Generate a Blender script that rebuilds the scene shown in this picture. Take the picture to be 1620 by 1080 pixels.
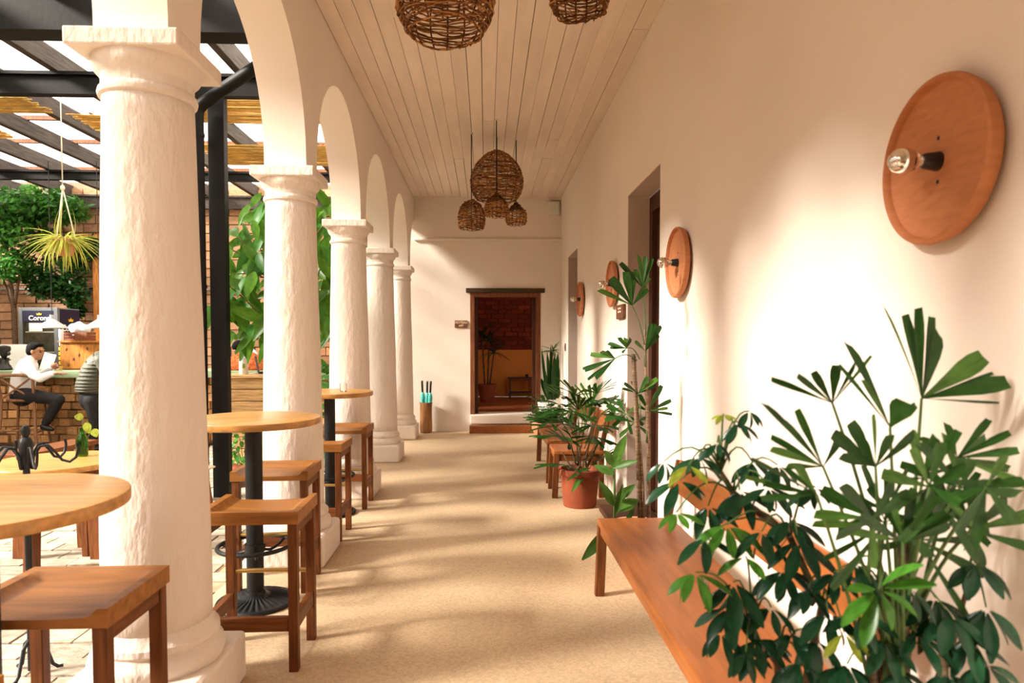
import bpy, bmesh, math, random
from mathutils import Vector as V, Matrix, Euler, noise as mnoise
R = math.radians
random.seed(7)
rnd = random.uniform
for o in list(bpy.data.objects): bpy.data.objects.remove(o)
S = bpy.context.scene
COL = S.collection

# ------------------------------------------------------------------ camera
F, PITCH, EYE = 1070.0, R(2.0), 1.5
YAW = math.atan(41 / F * math.cos(PITCH))
CY = 540 + F * math.tan(PITCH)
cd = bpy.data.cameras.new('camera'); cam = bpy.data.objects.new('camera', cd); COL.objects.link(cam)
cd.sensor_width = 36; cd.lens = 36 * F / 1620; cd.shift_y = (CY - 540) / 1620
cam.location = (0, 0, EYE); cam.rotation_euler = (math.pi / 2 - PITCH, 0, -YAW)
cd.clip_start = 0.05
cd.dof.use_dof = True; cd.dof.focus_distance = 5.0; cd.dof.aperture_fstop = 3.2
S.camera = cam
_fw = V((math.sin(YAW) * math.cos(PITCH), math.cos(YAW) * math.cos(PITCH), -math.sin(PITCH)))
_r = V((math.cos(YAW), -math.sin(YAW), 0)); _u = _r.cross(_fw)
def _d(x, y): return _fw + _r * ((x - 810) / F) - _u * ((y - CY) / F)
def P(x, y, Y): v = _d(x, y); return V((0, 0, EYE)) + v * (Y / v.y)
def PZ(x, y, Z): v = _d(x, y); return V((0, 0, EYE)) + v * ((Z - EYE) / v.z)
def PX(x, y, X): v = _d(x, y); return V((0, 0, EYE)) + v * (X / v.x)
def proj(q):
    q = V(q) - V((0, 0, EYE)); z = q.dot(_fw)
    return (810 + F * q.dot(_r) / z, CY - F * q.dot(_u) / z) if z > .05 else (-9999, -9999)

# ------------------------------------------------------------------ world, sun, exposure
w = bpy.data.worlds.new('sky'); S.world = w; w.use_nodes = True
bg = w.node_tree.nodes['Background']; bg.inputs[0].default_value = (1.0, .95, .89, 1); bg.inputs[1].default_value = 2.2
sl = bpy.data.lights.new('sun', 'SUN'); sun = bpy.data.objects.new('sun', sl); COL.objects.link(sun)
sl.energy = 24; sl.angle = R(12); sl.color = (1, .94, .87)
sun.rotation_euler = V((.80, .26, -.46)).to_track_quat('-Z', 'Y').to_euler(); sun.location = (-12, 0, 12)
S.view_settings.view_transform = 'Standard'; S.view_settings.look = 'None'
S.view_settings.exposure = 0.55; S.view_settings.gamma = 1.0; S.view_settings.use_curve_mapping = False

# ------------------------------------------------------------------ materials
def lin(h):
    c = [int(h[i:i + 2], 16) / 255 for i in (0, 2, 4)]
    return [x / 12.92 if x < .04045 else ((x + .055) / 1.055) ** 2.4 for x in c]
MATS = {}
def mat(name, col, rough=.7, var=.12, scale=6, stretch=(1, 1, 1), bump=0, bscale=40, metal=0, spec=.3, rand=0,
        col2=None, detail=4, trans=0, coat=0):
    if name in MATS: return MATS[name]
    if isinstance(col, str): col = lin(col)
    if isinstance(col2, str): col2 = lin(col2)
    m = bpy.data.materials.new(name); m.use_nodes = True; nt = m.node_tree; N = nt.nodes; L = nt.links
    b = N['Principled BSDF']; b.inputs['Roughness'].default_value = rough; b.inputs['Metallic'].default_value = metal
    b.inputs['Specular IOR Level'].default_value = spec
    if coat: b.inputs['Coat Weight'].default_value = coat; b.inputs['Coat Roughness'].default_value = .25
    tc = N.new('ShaderNodeTexCoord'); mp = N.new('ShaderNodeMapping'); mp.inputs['Scale'].default_value = stretch
    L.new(tc.outputs['Object'], mp.inputs[0])
    nz = N.new('ShaderNodeTexNoise'); nz.inputs['Scale'].default_value = scale; nz.inputs['Detail'].default_value = detail
    L.new(mp.outputs[0], nz.inputs['Vector'])
    if rand:
        oi = N.new('ShaderNodeObjectInfo'); va = N.new('ShaderNodeVectorMath'); va.operation = 'SCALE'
        cb = N.new('ShaderNodeCombineXYZ')
        for i in range(3): L.new(oi.outputs['Random'], cb.inputs[i])
        L.new(cb.outputs[0], va.inputs[0]); va.inputs['Scale'].default_value = 37
        ad = N.new('ShaderNodeVectorMath'); L.new(mp.outputs[0], ad.inputs[0]); L.new(va.outputs[0], ad.inputs[1]); L.new(ad.outputs[0], nz.inputs['Vector'])
    rp = N.new('ShaderNodeValToRGB'); e = rp.color_ramp.elements
    e[0].position = .3; e[1].position = .7
    c1 = [x * (1 - var) for x in col]; c2 = col2 if col2 else [min(1, x * (1 + var)) for x in col]
    e[0].color = (*c1, 1); e[1].color = (*c2, 1); L.new(nz.outputs[0], rp.inputs[0])
    out = rp.outputs[0]
    if rand:
        hs = N.new('ShaderNodeHueSaturation'); ma = N.new('ShaderNodeMapRange'); ma.inputs[3].default_value = 1 - rand; ma.inputs[4].default_value = 1 + rand
        L.new(oi.outputs['Random'], ma.inputs[0]); L.new(ma.outputs[0], hs.inputs['Value']); L.new(out, hs.inputs['Color']); out = hs.outputs[0]
    L.new(out, b.inputs['Base Color'])
    if bump:
        n2 = N.new('ShaderNodeTexNoise'); n2.inputs['Scale'].default_value = bscale; n2.inputs['Detail'].default_value = 5
        L.new(mp.outputs[0], n2.inputs['Vector']); bp = N.new('ShaderNodeBump'); bp.inputs['Strength'].default_value = bump
        bp.inputs['Distance'].default_value = .02; L.new(n2.outputs[0], bp.inputs['Height']); L.new(bp.outputs[0], b.inputs['Normal'])
    if trans:
        tr = N.new('ShaderNodeBsdfTranslucent'); L.new(out, tr.inputs[0]); mx = N.new('ShaderNodeMixShader'); mx.inputs[0].default_value = trans
        L.new(b.outputs[0], mx.inputs[1]); L.new(tr.outputs[0], mx.inputs[2]); L.new(mx.outputs[0], N['Material Output'].inputs[0])
    MATS[name] = m; return m
WALLC = (.85, .755, .655)
plaster = mat('plaster', WALLC, .9, .035, 1.2, bump=.12, bscale=9, spec=.1)
plaster_col = mat('plaster_column', (.77, .675, .59), .85, .03, 2, stretch=(1, 1, .45), bump=.6, bscale=24, spec=.12)
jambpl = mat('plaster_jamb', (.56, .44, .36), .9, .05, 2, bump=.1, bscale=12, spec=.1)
ceilw = mat('ceiling_paint', (.80, .665, .545), .75, .06, 3, stretch=(3, .5, 3), bump=.1, bscale=18, rand=.05, spec=.2)
groove = mat('ceiling_gap', (.12, .07, .04), .9)
steel = mat('black_steel', (.005, .004, .0035), .55, .3, 5, spec=.15, bump=.05, bscale=30)
iron = mat('cast_iron', (.006, .0065, .0075), .45, .3, 20, spec=.3, bump=.1, bscale=80)
brass = mat('brass', (.55, .36, .12), .35, .15, 10, metal=1)
teakx = mat('teak_x', (.15, .046, .0105), .5, .35, 5, stretch=(1.2, 12, 12), bump=.06, bscale=30, rand=.12, spec=.22)
teaky = mat('teak_y', (.15, .046, .0105), .5, .35, 5, stretch=(12, 1.2, 12), bump=.06, bscale=30, rand=.12, spec=.22)
teakz = mat('teak_z', (.14, .043, .010), .5, .35, 5, stretch=(12, 12, 1.2), bump=.06, bscale=30, rand=.12, spec=.22)
topw = mat('table_wood', (.46, .225, .058), .36, .30, 3, stretch=(1.2, 11, 11), bump=.03, bscale=30, spec=.35, coat=.1, rand=.06)
seatw = mat('seat_wood', (.28, .108, .023), .45, .28, 3, stretch=(1.2, 11, 11), bump=.03, bscale=30, spec=.25, rand=.08)
benchw = mat('bench_wood', (.28, .085, .019), .42, .25, 3, stretch=(9, 1.0, 9), bump=.03, bscale=30, spec=.3, coat=.05, rand=.06)
darkwood = mat('dark_wood', (.075, .026, .012), .55, .35, 4, stretch=(14, 14, 1), bump=.1, bscale=20)
framewood = mat('frame_wood', (.20, .065, .022), .6, .4, 4, stretch=(12, 12, 1), bump=.15, bscale=18)
lintelw = mat('lintel_wood', (.075, .045, .022), .8, .4, 6, stretch=(1, 10, 10), bump=.3, bscale=20)
terra = mat('terracotta', (.25, .062, .027), .75, .2, 4, bump=.1, bscale=25, spec=.2)
terra_l = mat('terracotta_light', (.52, .20, .085), .7, .12, 5, stretch=(1, 3, 12), bump=.05, bscale=20, spec=.25)
claypot = mat('clay_pot', (.62, .30, .15), .8, .2, 5, bump=.1, bscale=25, spec=.2)
soil = mat('soil', (.04, .022, .012), .95, .5, 25, bump=.8, bscale=50)
wick = mat('wicker', (.40, .18, .058), .7, .45, 18, bump=.2, bscale=60, spec=.2)
wickd = mat('wicker_dark', (.16, .062, .02), .75, .4, 18, bump=.2, bscale=60, spec=.2)
wickl = mat('wicker_light', (.48, .22, .07), .7, .35, 18, bump=.2, bscale=60, spec=.2)
cordm = mat('cord_black', (.01, .008, .007), .6)
chrome = mat('mirror_bulb', (.8, .78, .74), .08, 0, metal=1)
blackp = mat('black_plastic', (.012, .011, .011), .35, .1, spec=.5)
whitep = mat('white_paint', (.78, .75, .70), .5, .04, 5)
whitec = mat('white_cloth', (.82, .82, .82), .85, .04, 8, bump=.2, bscale=14)
def leafm(n, c, t=.2, r=.38): return mat(n, c, r, .3, 3, rand=.3, spec=.2, trans=t)
rhap = leafm('rhapis_leaf', (.020, .068, .010))
rhap_y = leafm('rhapis_leaf_light', (.06, .14, .022), .3)
schef = leafm('schefflera_leaf', (.010, .045, .018), .15, .22)
schef_l = leafm('schefflera_leaf_bright', (.06, .20, .022), .3, .25)
schef_y = leafm('schefflera_leaf_yellow', (.30, .36, .04), .4, .3)
ficus = leafm('broad_leaf', (.085, .21, .018), .45, .3)
treel = leafm('tree_leaf', (.06, .20, .028), .4)
spiderl = leafm('spider_leaf', (.50, .52, .10), .4)
stemm = mat('stem_brown', (.13, .075, .04), .85, .4, 12, stretch=(1, 1, 6), bump=.6, bscale=30)
petm = mat('petiole_green', (.07, .12, .03), .6, .2)
canem = mat('cane', (.20, .125, .07), .85, .5, 14, stretch=(1, 1, 9), bump=.6, bscale=40)
skinm = mat('skin', (.42, .20, .11), .55, .08, 8)
hairm = mat('hair', (.005, .004, .0035), .7, .3, 20, stretch=(1, 1, 6), bump=.4, bscale=60, spec=.08)
shirtm = mat('shirt_white', (.84, .83, .82), .85, .03, 6, bump=.25, bscale=9)
pantm = mat('trousers_black', (.013, .012, .013), .8, .2, 8, bump=.2, bscale=12)
shoem = mat('shoe_black', (.008, .007, .007), .4)
vestm = mat('vest_olive', (.075, .075, .048), .6, .1, 6)
greenm = mat('counter_green', (.30, .40, .23), .5, .1, 4)
blockm = mat('wood_block', (.46, .245, .10), .8, .4, 9, bump=.4, bscale=20, rand=.45)
adobe = mat('adobe_block', (.42, .235, .125), .9, .2, 5, bump=.4, bscale=15, rand=.2)
mortar = mat('mortar', (.30, .20, .13), .95, .2, 8)
paverm = mat('paver', (.36, .29, .20), .8, .25, 5, bump=.3, bscale=20, rand=.25, col2=(.46, .40, .31))
jointm = mat('paver_joint', (.36, .26, .16), .95, .3, 8)
pine = mat('pine', (.50, .19, .036), .45, .35, 5, stretch=(8, 8, 1.3), rand=.1, coat=.2)
palletm = mat('pallet_wood', (.48, .28, .11), .7, .4, 5, stretch=(1, 9, 9), bump=.15, bscale=25, rand=.2)
raftm = mat('rafter_wood', (.055, .042, .034), .8, .45, 5, stretch=(9, .8, 9), bump=.2, bscale=18, rand=.2)
reed = mat('reed', (.62, .40, .12), .7, .45, 9, stretch=(1, 14, 14), rand=.1, trans=.3)
brickred = mat('brick_red', (.17, .024, .006), .9, .25, 8, bump=.4, bscale=25, rand=.3)
orangepl = mat('plaster_orange', (.62, .21, .035), .85, .06, 3, bump=.08, bscale=9)
tilered = mat('red_floor', (.34, .10, .03), .45, .2, 4)
fridgeg = mat('fridge_grey', (.14, .15, .155), .4, .05)
navy = mat('fridge_navy', (.012, .012, .035), .45, .1)
fridgein = mat('fridge_inside', (.055, .07, .045), .6, .5, 22)
gold = mat('emblem_gold', (.75, .45, .04), .5, .05)
teal = mat('teal_cloth', (.10, .55, .50), .7, .2, 12, bump=.3, bscale=25)
textile = mat('red_textile', (.65, .06, .025), .85, .7, 28, col2=(.62, .17, .03), bump=.3, bscale=40)
redm = mat('red_plastic', (.75, .03, .02), .4, .05)
signm = mat('sign_wood', (.17, .065, .03), .7, .3, 8, stretch=(1, 8, 8))
letterm = mat('letter_cream', (.85, .62, .42), .7, .05)
def glassm(name, col, rough=.02):
    m = bpy.data.materials.new(name); m.use_nodes = True; N = m.node_tree.nodes; b = N['Principled BSDF']
    b.inputs['Base Color'].default_value = (*col, 1); b.inputs['Transmission Weight'].default_value = 1; b.inputs['Roughness'].default_value = rough; b.inputs['IOR'].default_value = 1.45
    return m
clearg = glassm('clear_glass', (1, .98, .95)); greeng = glassm('green_glass', (.18, .62, .05)); amberg = glassm('bulb_glass', (1, .86, .72))
def sheetmat():
    m = bpy.data.materials.new('roof_sheet'); m.use_nodes = True; N = m.node_tree.nodes; L = m.node_tree.links
    N.remove(N['Principled BSDF']); t = N.new('ShaderNodeBsdfTransparent'); t.inputs[0].default_value = (.96, .95, .93, 1)
    d = N.new('ShaderNodeBsdfTranslucent'); d.inputs[0].default_value = (.95, .94, .9, 1); x = N.new('ShaderNodeMixShader'); x.inputs[0].default_value = .25
    L.new(t.outputs[0], x.inputs[1]); L.new(d.outputs[0], x.inputs[2]); L.new(x.outputs[0], N['Material Output'].inputs[0]); return m
sheetm = sheetmat()
def floormat():
    m = mat('concrete_floor', (.55, .395, .245), .62, .10, 1.4, bump=.04, bscale=60, spec=.3)
    nt = m.node_tree; N = nt.nodes; L = nt.links; b = N['Principled BSDF']; src = b.inputs['Base Color'].links[0].from_socket
    vo = N.new('ShaderNodeTexVoronoi'); vo.inputs['Scale'].default_value = 55; tc = N.new('ShaderNodeTexCoord'); L.new(tc.outputs['Object'], vo.inputs['Vector'])
    rp = N.new('ShaderNodeValToRGB'); e = rp.color_ramp.elements; e[0].position = .05; e[0].color = (.7, .66, .6, 1); e[1].position = .22; e[1].color = (1, 1, 1, 1)
    L.new(vo.outputs['Distance'], rp.inputs[0])
    v2 = N.new('ShaderNodeTexVoronoi'); v2.inputs['Scale'].default_value = 90; L.new(tc.outputs['Object'], v2.inputs['Vector'])
    sp = N.new('ShaderNodeSeparateColor'); L.new(v2.outputs['Color'], sp.inputs[0]); r2 = N.new('ShaderNodeMapRange'); r2.inputs[3].default_value = .86; r2.inputs[4].default_value = 1.12
    L.new(sp.outputs[0], r2.inputs[0])
    mx = N.new('ShaderNodeMix'); mx.data_type = 'RGBA'; mx.blend_type = 'MULTIPLY'; mx.inputs[0].default_value = .55
    L.new(src, mx.inputs[6]); L.new(rp.outputs[0], mx.inputs[7])
    m2 = N.new('ShaderNodeVectorMath'); m2.operation = 'SCALE'; L.new(mx.outputs[2], m2.inputs[0]); L.new(r2.outputs[0], m2.inputs['Scale'])
    L.new(m2.outputs[0], b.inputs['Base Color']); return m
floorm = floormat()

# ------------------------------------------------------------------ mesh builder
class MB:
    def __init__(s): s.v = []; s.f = []
    def box(s, a, b):
        n = len(s.v); x0, y0, z0 = [min(p, q) for p, q in zip(a, b)]; x1, y1, z1 = [max(p, q) for p, q in zip(a, b)]
        s.v += [(x0, y0, z0), (x1, y0, z0), (x1, y1, z0), (x0, y1, z0), (x0, y0, z1), (x1, y0, z1), (x1, y1, z1), (x0, y1, z1)]
        s.f += [tuple(n + i for i in q) for q in ((3, 2, 1, 0), (4, 5, 6, 7), (0, 1, 5, 4), (1, 2, 6, 5), (2, 3, 7, 6), (3, 0, 4, 7))]; return s
    def bar(s, p, q, w, h, up=(0, 0, 1)):
        p = V(p); q = V(q); d = (q - p).normalized(); r = d.cross(V(up))
        if r.length < 1e-4: r = d.cross(V((0, 1, 0)))
        r.normalize(); u = r.cross(d); n = len(s.v)
        for c in (p, q):
            for a, b in ((-1, -1), (1, -1), (1, 1), (-1, 1)): s.v.append(tuple(c + r * (a * w / 2) + u * (b * h / 2)))
        s.f += [tuple(n + i for i in q_) for q_ in ((0, 1, 2, 3), (7, 6, 5, 4), (0, 4, 5, 1), (1, 5, 6, 2), (2, 6, 7, 3), (3, 7, 4, 0))]; return s
    def tube(s, pts, rad, n=8, closed=False, cap=True):
        pts = [V(p) for p in pts]; m = len(pts)
        if not hasattr(rad, '__len__'): rad = [rad] * m
        base = len(s.v); prev = None
        for i, p in enumerate(pts):
            if closed: t = pts[(i + 1) % m] - pts[i - 1]
            else: t = pts[min(i + 1, m - 1)] - pts[max(i - 1, 0)]
            if t.length < 1e-9: t = V((0, 0, 1))
            t.normalize()
            if prev is None:
                a = V((0, 0, 1)) if abs(t.z) < .9 else V((1, 0, 0)); r = t.cross(a).normalized()
            else:
                r = prev - t * prev.dot(t)
                if r.length < 1e-6: r = t.cross(V((0, 0, 1)))
                r.normalize()
            prev = r; u = t.cross(r)
            for k in range(n):
                a = 2 * math.pi * k / n; s.v.append(tuple(p + (r * math.cos(a) + u * math.sin(a)) * rad[i]))
        for i in range(m if closed else m - 1):
            j = (i + 1) % m
            for k in range(n):
                l = (k + 1) % n; s.f.append((base + i * n + k, base + i * n + l, base + j * n + l, base + j * n + k))
        if cap and not closed:
            s.f.append(tuple(base + k for k in range(n))[::-1]); s.f.append(tuple(base + (m - 1) * n + k for k in range(n)))
        return s
    def lathe(s, prof, n=32, c=(0, 0, 0), axis='z', fn=None):
        base = len(s.v); m = len(prof)
        for i, (r, z) in enumerate(prof):
            for k in range(n):
                a = 2 * math.pi * k / n; rr, zz = (fn(r, z, a) if fn else (r, z))
                x, y = rr * math.cos(a), rr * math.sin(a)
                q = (x, y, zz) if axis == 'z' else ((zz, x, y) if axis == 'x' else (x, zz, y))
                s.v.append((q[0] + c[0], q[1] + c[1], q[2] + c[2]))
        for i in range(m - 1):
            for k in range(n):
                l = (k + 1) % n; s.f.append((base + i * n + k, base + i * n + l, base + (i + 1) * n + l, base + (i + 1) * n + k))
        if prof[0][0] > 1e-5: s.f.append(tuple(base + k for k in range(n))[::-1])
        if prof[-1][0] > 1e-5: s.f.append(tuple(base + (m - 1) * n + k for k in range(n)))
        return s
    def ball(s, c, r, n=12, m=8):
        if not hasattr(r, '__len__'): r = (r, r, r)
        pr = []
        base = len(s.v)
        for i in range(m + 1):
            t = math.pi * i / m
            for k in range(n):
                a = 2 * math.pi * k / n
                s.v.append((c[0] + r[0] * math.sin(t) * math.cos(a), c[1] + r[1] * math.sin(t) * math.sin(a), c[2] - r[2] * math.cos(t)))
        for i in range(m):
            for k in range(n):
                l = (k + 1) % n; s.f.append((base + i * n + k, base + i * n + l, base + (i + 1) * n + l, base + (i + 1) * n + k))
        return s
    def prism(s, poly, d):        # poly: 3d points, extruded by vector d
        n = len(s.v); k = len(poly); s.v += [tuple(p) for p in poly] + [tuple(V(p) + V(d)) for p in poly]
        s.f.append(tuple(range(n, n + k))); s.f.append(tuple(range(n + 2 * k - 1, n + k - 1, -1)))
        for i in range(k):
            j = (i + 1) % k; s.f.append((n + j, n + i, n + k + i, n + k + j))
        return s
    def grid(s, fn, nu, nv):
        n = len(s.v)
        for i in range(nu + 1):
            for j in range(nv + 1): s.v.append(tuple(fn(i / nu, j / nv)))
        for i in range(nu):
            for j in range(nv):
                a = n + i * (nv + 1) + j; s.f.append((a, a + nv + 1, a + nv + 2, a + 1))
        return s
    def mesh(s, name, m, smooth=False, fix=True):
        me = bpy.data.meshes.new(name); me.from_pydata(s.v, [], s.f)
        if fix:
            bm = bmesh.new(); bm.from_mesh(me); bmesh.ops.remove_doubles(bm, verts=bm.verts, dist=1e-5)
            bmesh.ops.recalc_face_normals(bm, faces=bm.faces); bm.to_mesh(me); bm.free()
        if m: me.materials.append(m)
        if smooth:
            me.polygons.foreach_set('use_smooth', [True] * len(me.polygons))
            if smooth != 'all': me.set_sharp_from_angle(angle=R(40))
        return me
    def obj(s, name, m, parent=None, smooth=False, bevel=0, fix=True):
        return link(name, s.mesh(name, m, smooth, fix), parent, bevel)
def link(name, me, parent=None, bevel=0):
    o = bpy.data.objects.new(name, me); COL.objects.link(o)
    if parent is not None: o.parent = parent
    if bevel:
        b = o.modifiers.new('bevel', 'BEVEL'); b.width = bevel; b.segments = 2; b.limit_method = 'ANGLE'; b.angle_limit = R(50)
    return o
def tag(o, label=None, cat=None, group=None, kind=None):
    if label: o['label'] = label
    if cat: o['category'] = cat
    if group: o['group'] = group
    if kind: o['kind'] = kind
    return o
def thing(name, label, cat, loc=(0, 0, 0), rz=0, group=None):
    o = bpy.data.objects.new(name, None); COL.objects.link(o); o.location = loc; o.rotation_euler = (0, 0, rz); o.empty_display_size = .1
    return tag(o, label, cat, group)
def W(o, root):                 # geometry given in world coordinates becomes a part of root
    o.parent = root; o.matrix_parent_inverse = (Matrix.Translation(root.location) @ Euler(root.rotation_euler).to_matrix().to_4x4()).inverted(); return o
def dup(root, loc, rz, label):
    r = root.copy(); COL.objects.link(r); r.location = loc; r.rotation_euler = (0, 0, rz); r['label'] = label
    for ch in list(root.children):
        c = ch.copy(); COL.objects.link(c); c.parent = r
        for g in list(ch.children):
            d = g.copy(); COL.objects.link(d); d.parent = c
    return r
def struct(o): o['kind'] = 'structure'; return o
def text(name, body, size, m, loc, rot, parent, ext=.002, bold=0):
    c = bpy.data.curves.new(name, 'FONT'); c.body = body; c.size = size; c.align_x = 'CENTER'; c.align_y = 'CENTER'; c.extrude = ext; c.offset = bold; c.resolution_u = 3
    t = bpy.data.objects.new(name, c); COL.objects.link(t); dg = bpy.context.evaluated_depsgraph_get()
    me = bpy.data.meshes.new_from_object(t.evaluated_get(dg)); bpy.data.objects.remove(t); me.materials.clear(); me.materials.append(m)
    o = bpy.data.objects.new(name, me); COL.objects.link(o); o.matrix_world = Matrix.Translation(loc) @ Euler(rot).to_matrix().to_4x4()
    return o

# ================================================================== SETTING
XL, XR, YB, ZC, YN = -1.19, 1.25, 11.3, 3.88, -3.0      # corridor
XLO = -1.465; SP = 1.95; C1 = 2.77; PH = .145; AR = (SP - 2 * PH) / 2; ZS = 2.72
struct(MB().box((-1.62, YN, -.2), (XR + .9, YB + .02, 0)).obj('floor', floorm))
# left arcade wall
def arcade():
    m = MB(); n = 24; top = 4.2
    def wallquad(y0, z0, y1, z1):          # between curve segment and the top, both faces + soffit
        b = len(m.v)
        m.v += [(XL, y0, z0), (XL, y1, z1), (XL, y1, top), (XL, y0, top), (XLO, y0, z0), (XLO, y1, z1), (XLO, y1, top), (XLO, y0, top)]
        m.f += [(b, b + 1, b + 2, b + 3), (b + 7, b + 6, b + 5, b + 4), (b + 4, b + 5, b + 1, b)]
    cols = [C1 + SP * i for i in range(-2, 5)]
    for i, c in enumerate(cols):
        m.box((XLO, c - PH, 2.648), (XL, c + PH, ZS)); wallquad(c - PH, ZS, c + PH, ZS)
        if i < len(cols) - 1:
            mid = c + SP / 2
            for k in range(n):
                a0, a1 = math.pi - math.pi * k / n, math.pi - math.pi * (k + 1) / n
                wallquad(mid + AR * math.cos(a0), ZS + AR * math.sin(a0), mid + AR * math.cos(a1), ZS + AR * math.sin(a1))
    mid = cols[-1] + SP / 2; y = cols[-1] + PH
    while y < YB:
        y1 = min(y + .03, YB + .001); zz = lambda q: ZS + math.sqrt(max(0, AR ** 2 - (q - mid) ** 2)); wallquad(y, zz(y), y1, zz(y1)); y = y1
    m.box((XLO, YN, 0), (XL, cols[0] - PH, top))
    o = m.obj('wall_left', plaster, smooth=True); return struct(o)
arcade()
# right wall with two deep door openings
D1 = (4.85, 5.96); D2 = (9.25, 10.30); DZ = 2.78; XRO = 1.85
m = MB()
for a, b in ((YN, D1[0]), (D1[1], D2[0]), (D2[1], YB + .4)): m.box((XR, a, 0), (XRO, b, 4.2))
for a, b in (D1, D2): m.box((XR, a, DZ), (XRO, b, 4.2))
struct(m.obj('wall_right', plaster))
for i, (a, b) in enumerate((D1, D2)):
    dpt = .19 if i == 0 else .42
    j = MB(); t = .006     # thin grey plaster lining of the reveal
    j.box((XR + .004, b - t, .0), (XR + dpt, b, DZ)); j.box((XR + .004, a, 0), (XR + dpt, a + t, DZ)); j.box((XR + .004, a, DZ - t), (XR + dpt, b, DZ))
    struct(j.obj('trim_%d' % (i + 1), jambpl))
    root = thing('door_%d' % (i + 1), None, None, (XR + dpt, (a + b) / 2, 0)); root['kind'] = 'structure'
    x = XR + dpt
    for y0, y1 in ((a + t, a + .11), (b - .11, b - t)): W(MB().box((x, y0, 0), (x + .10, y1, DZ - .02)).obj('door_post', darkwood, bevel=.004), root)
    W(MB().box((x, a + .11, DZ - .16), (x + .10, b - .11, DZ - .02)).obj('door_head', darkwood, bevel=.004), root)
    mid = (a + b) / 2
    for y0, y1 in ((a + .11, mid - .003), (mid + .003, b - .11)):
        lf = W(MB().box((x + .045, y0, .01), (x + .085, y1, DZ - .16)).obj('door_leaf', darkwood), root)
        for z0, z1 in ((.15, .85), (1.0, 1.7), (1.85, 2.5)):
            p = MB().box((x + .028, y0 + .08, z0), (x + .046, y1 - .08, z1)).obj('door_panel', darkwood, bevel=.01); p.parent = lf
# back wall with doorway  (opening px 744..855 , 463..655)
DB = (P(744, 600, YB).x, P(855, 600, YB).x); DT = P(800, 463, YB).z; DF = P(800, 655, YB).z
YBO = YB + .45
m = MB(); m.box((-1.7, YB, 0), (DB[0], YBO, 4.2)); m.box((DB[1], YB, 0), (XR + .1, YBO, 4.2)); m.box((DB[0], YB, DT), (DB[1], YBO, 4.2)); m.box((DB[0], YB, 0), (DB[1], YBO, DF - .15))
struct(m.obj('wall_back', plaster))
struct(MB().box((XL, YB - .035, 3.165), (XR, YB, 3.205)).obj('trim_3', plaster, bevel=.01))
struct(MB().box((DB[0] - .0, YB - .12, DF - .15), (DB[1] + .02, YBO, DF)).obj('trim_4', plaster, bevel=.012))       # white sill
st = MB().box((DB[0] - .01, YB - .30, 0), (DB[1] - .02, YB - .12, DF - .16)).obj('door_step', benchw, bevel=.008)
tag(st, 'reddish brown wooden step board below the far doorway', 'step')
lb = MB().box((DB[0] - .07, YB - .04, DT), (DB[1] + .07, YB + .1, DT + .075)).obj('lintel_beam', lintelw, bevel=.01)
tag(lb, 'dark rough timber lintel above the far doorway', 'lintel')
root = thing('door_3', None, None, ((DB[0] + DB[1]) / 2, YB, DF)); root['kind'] = 'structure'
fw_ = .075
for x0, x1 in ((DB[0], DB[0] + fw_), (DB[1] - fw_, DB[1])): W(MB().box((x0, YB - .01, DF), (x1, YB + .12, DT)).obj('door_post', framewood, bevel=.005), root)
W(MB().box((DB[0] + fw_, YB - .01, DT - .07), (DB[1] - fw_, YB + .12, DT)).obj('door_head', framewood, bevel=.005), root)
for x0, x1 in ((DB[0], DB[0] + .13), (DB[1] - .13, DB[1])): W(MB().box((x0, YB + .12, DF), (x1, YB + .2, DT - .04)).obj('inner_post', darkwood, bevel=.004), root)
# inner room behind the doorway
YI = 14.9
struct(MB().box((-2.2, YBO - .4, DF - .1), (2.6, YI, DF - .001)).obj('floor_room', tilered))
ZB = P(800, 553, YI).z
struct(MB().box((-2.2, YI, DF), (2.6, YI + .3, ZB)).obj('wall_room_back', orangepl))
wb = struct(MB().box((-2.2, YI + .02, ZB), (2.6, YI + .3, 3.6)).obj('wall_room_upper', mat('red_mortar', (.10, .018, .006), .95, .2, 8)))
bme = MB().box((-.135, -.03, -.042), (.135, .03, .042)).mesh('brick', brickred)
z = ZB + .05; r_ = 0
while z < 2.75:
    x = -.75 + (.14 if r_ % 2 else 0)
    while x < 1.3:
        o = link('brick', bme, wb); o.location = (x, YI + .02 + rnd(-.008, .006), z); o.scale = (rnd(.95, 1), 1, rnd(.95, 1.02)); x += .29
    z += .098; r_ += 1
struct(MB().box((-2.4, YBO, DF), (-2.2, YI + .3, 3.6)).box((2.6, YBO, DF), (2.8, YI + .3, 3.6)).obj('wall_room_side', orangepl))
struct(MB().box((-2.4, YBO, 3.6), (2.8, YI + .3, 3.7)).obj('ceiling_room', orangepl))
struct(MB().box((XLO, YN - .2, 0), (XRO, YN, 4.2)).obj('wall_light_block', plaster))  # unseen end wall, added to keep cool frontal sky light out of the corridor
# plank ceiling
cl = struct(MB().box((XL, YN, ZC + .022), (XR + .1, YB + .1, 4.2)).obj('ceiling', groove))
nb = 19; bw = (XR - XL) / nb
for i in range(nb):
    x0 = XL + i * bw; y = YN
    cuts = sorted([rnd(.5, 10.8) for _ in range(random.choice((0, 1, 1, 2)))]) + [YB]
    gap = random.choice((.004, .005, .007, .009))
    for c in cuts:
        if c - y < .4 and c != YB: continue
        dz = rnd(-.0015, .003); gg = gap if random.random() < .75 else .0008
        o = MB().box((x0 + gg / 2, y + .001, ZC + dz), (x0 + bw - gg / 2, c - .001, ZC + .021)).obj('ceiling_plank', ceilw, cl); y = c
struct(MB().box((XL, YB - .03, ZC - .035), (XR, YB, ZC)).obj('trim_5', plaster))

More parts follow.
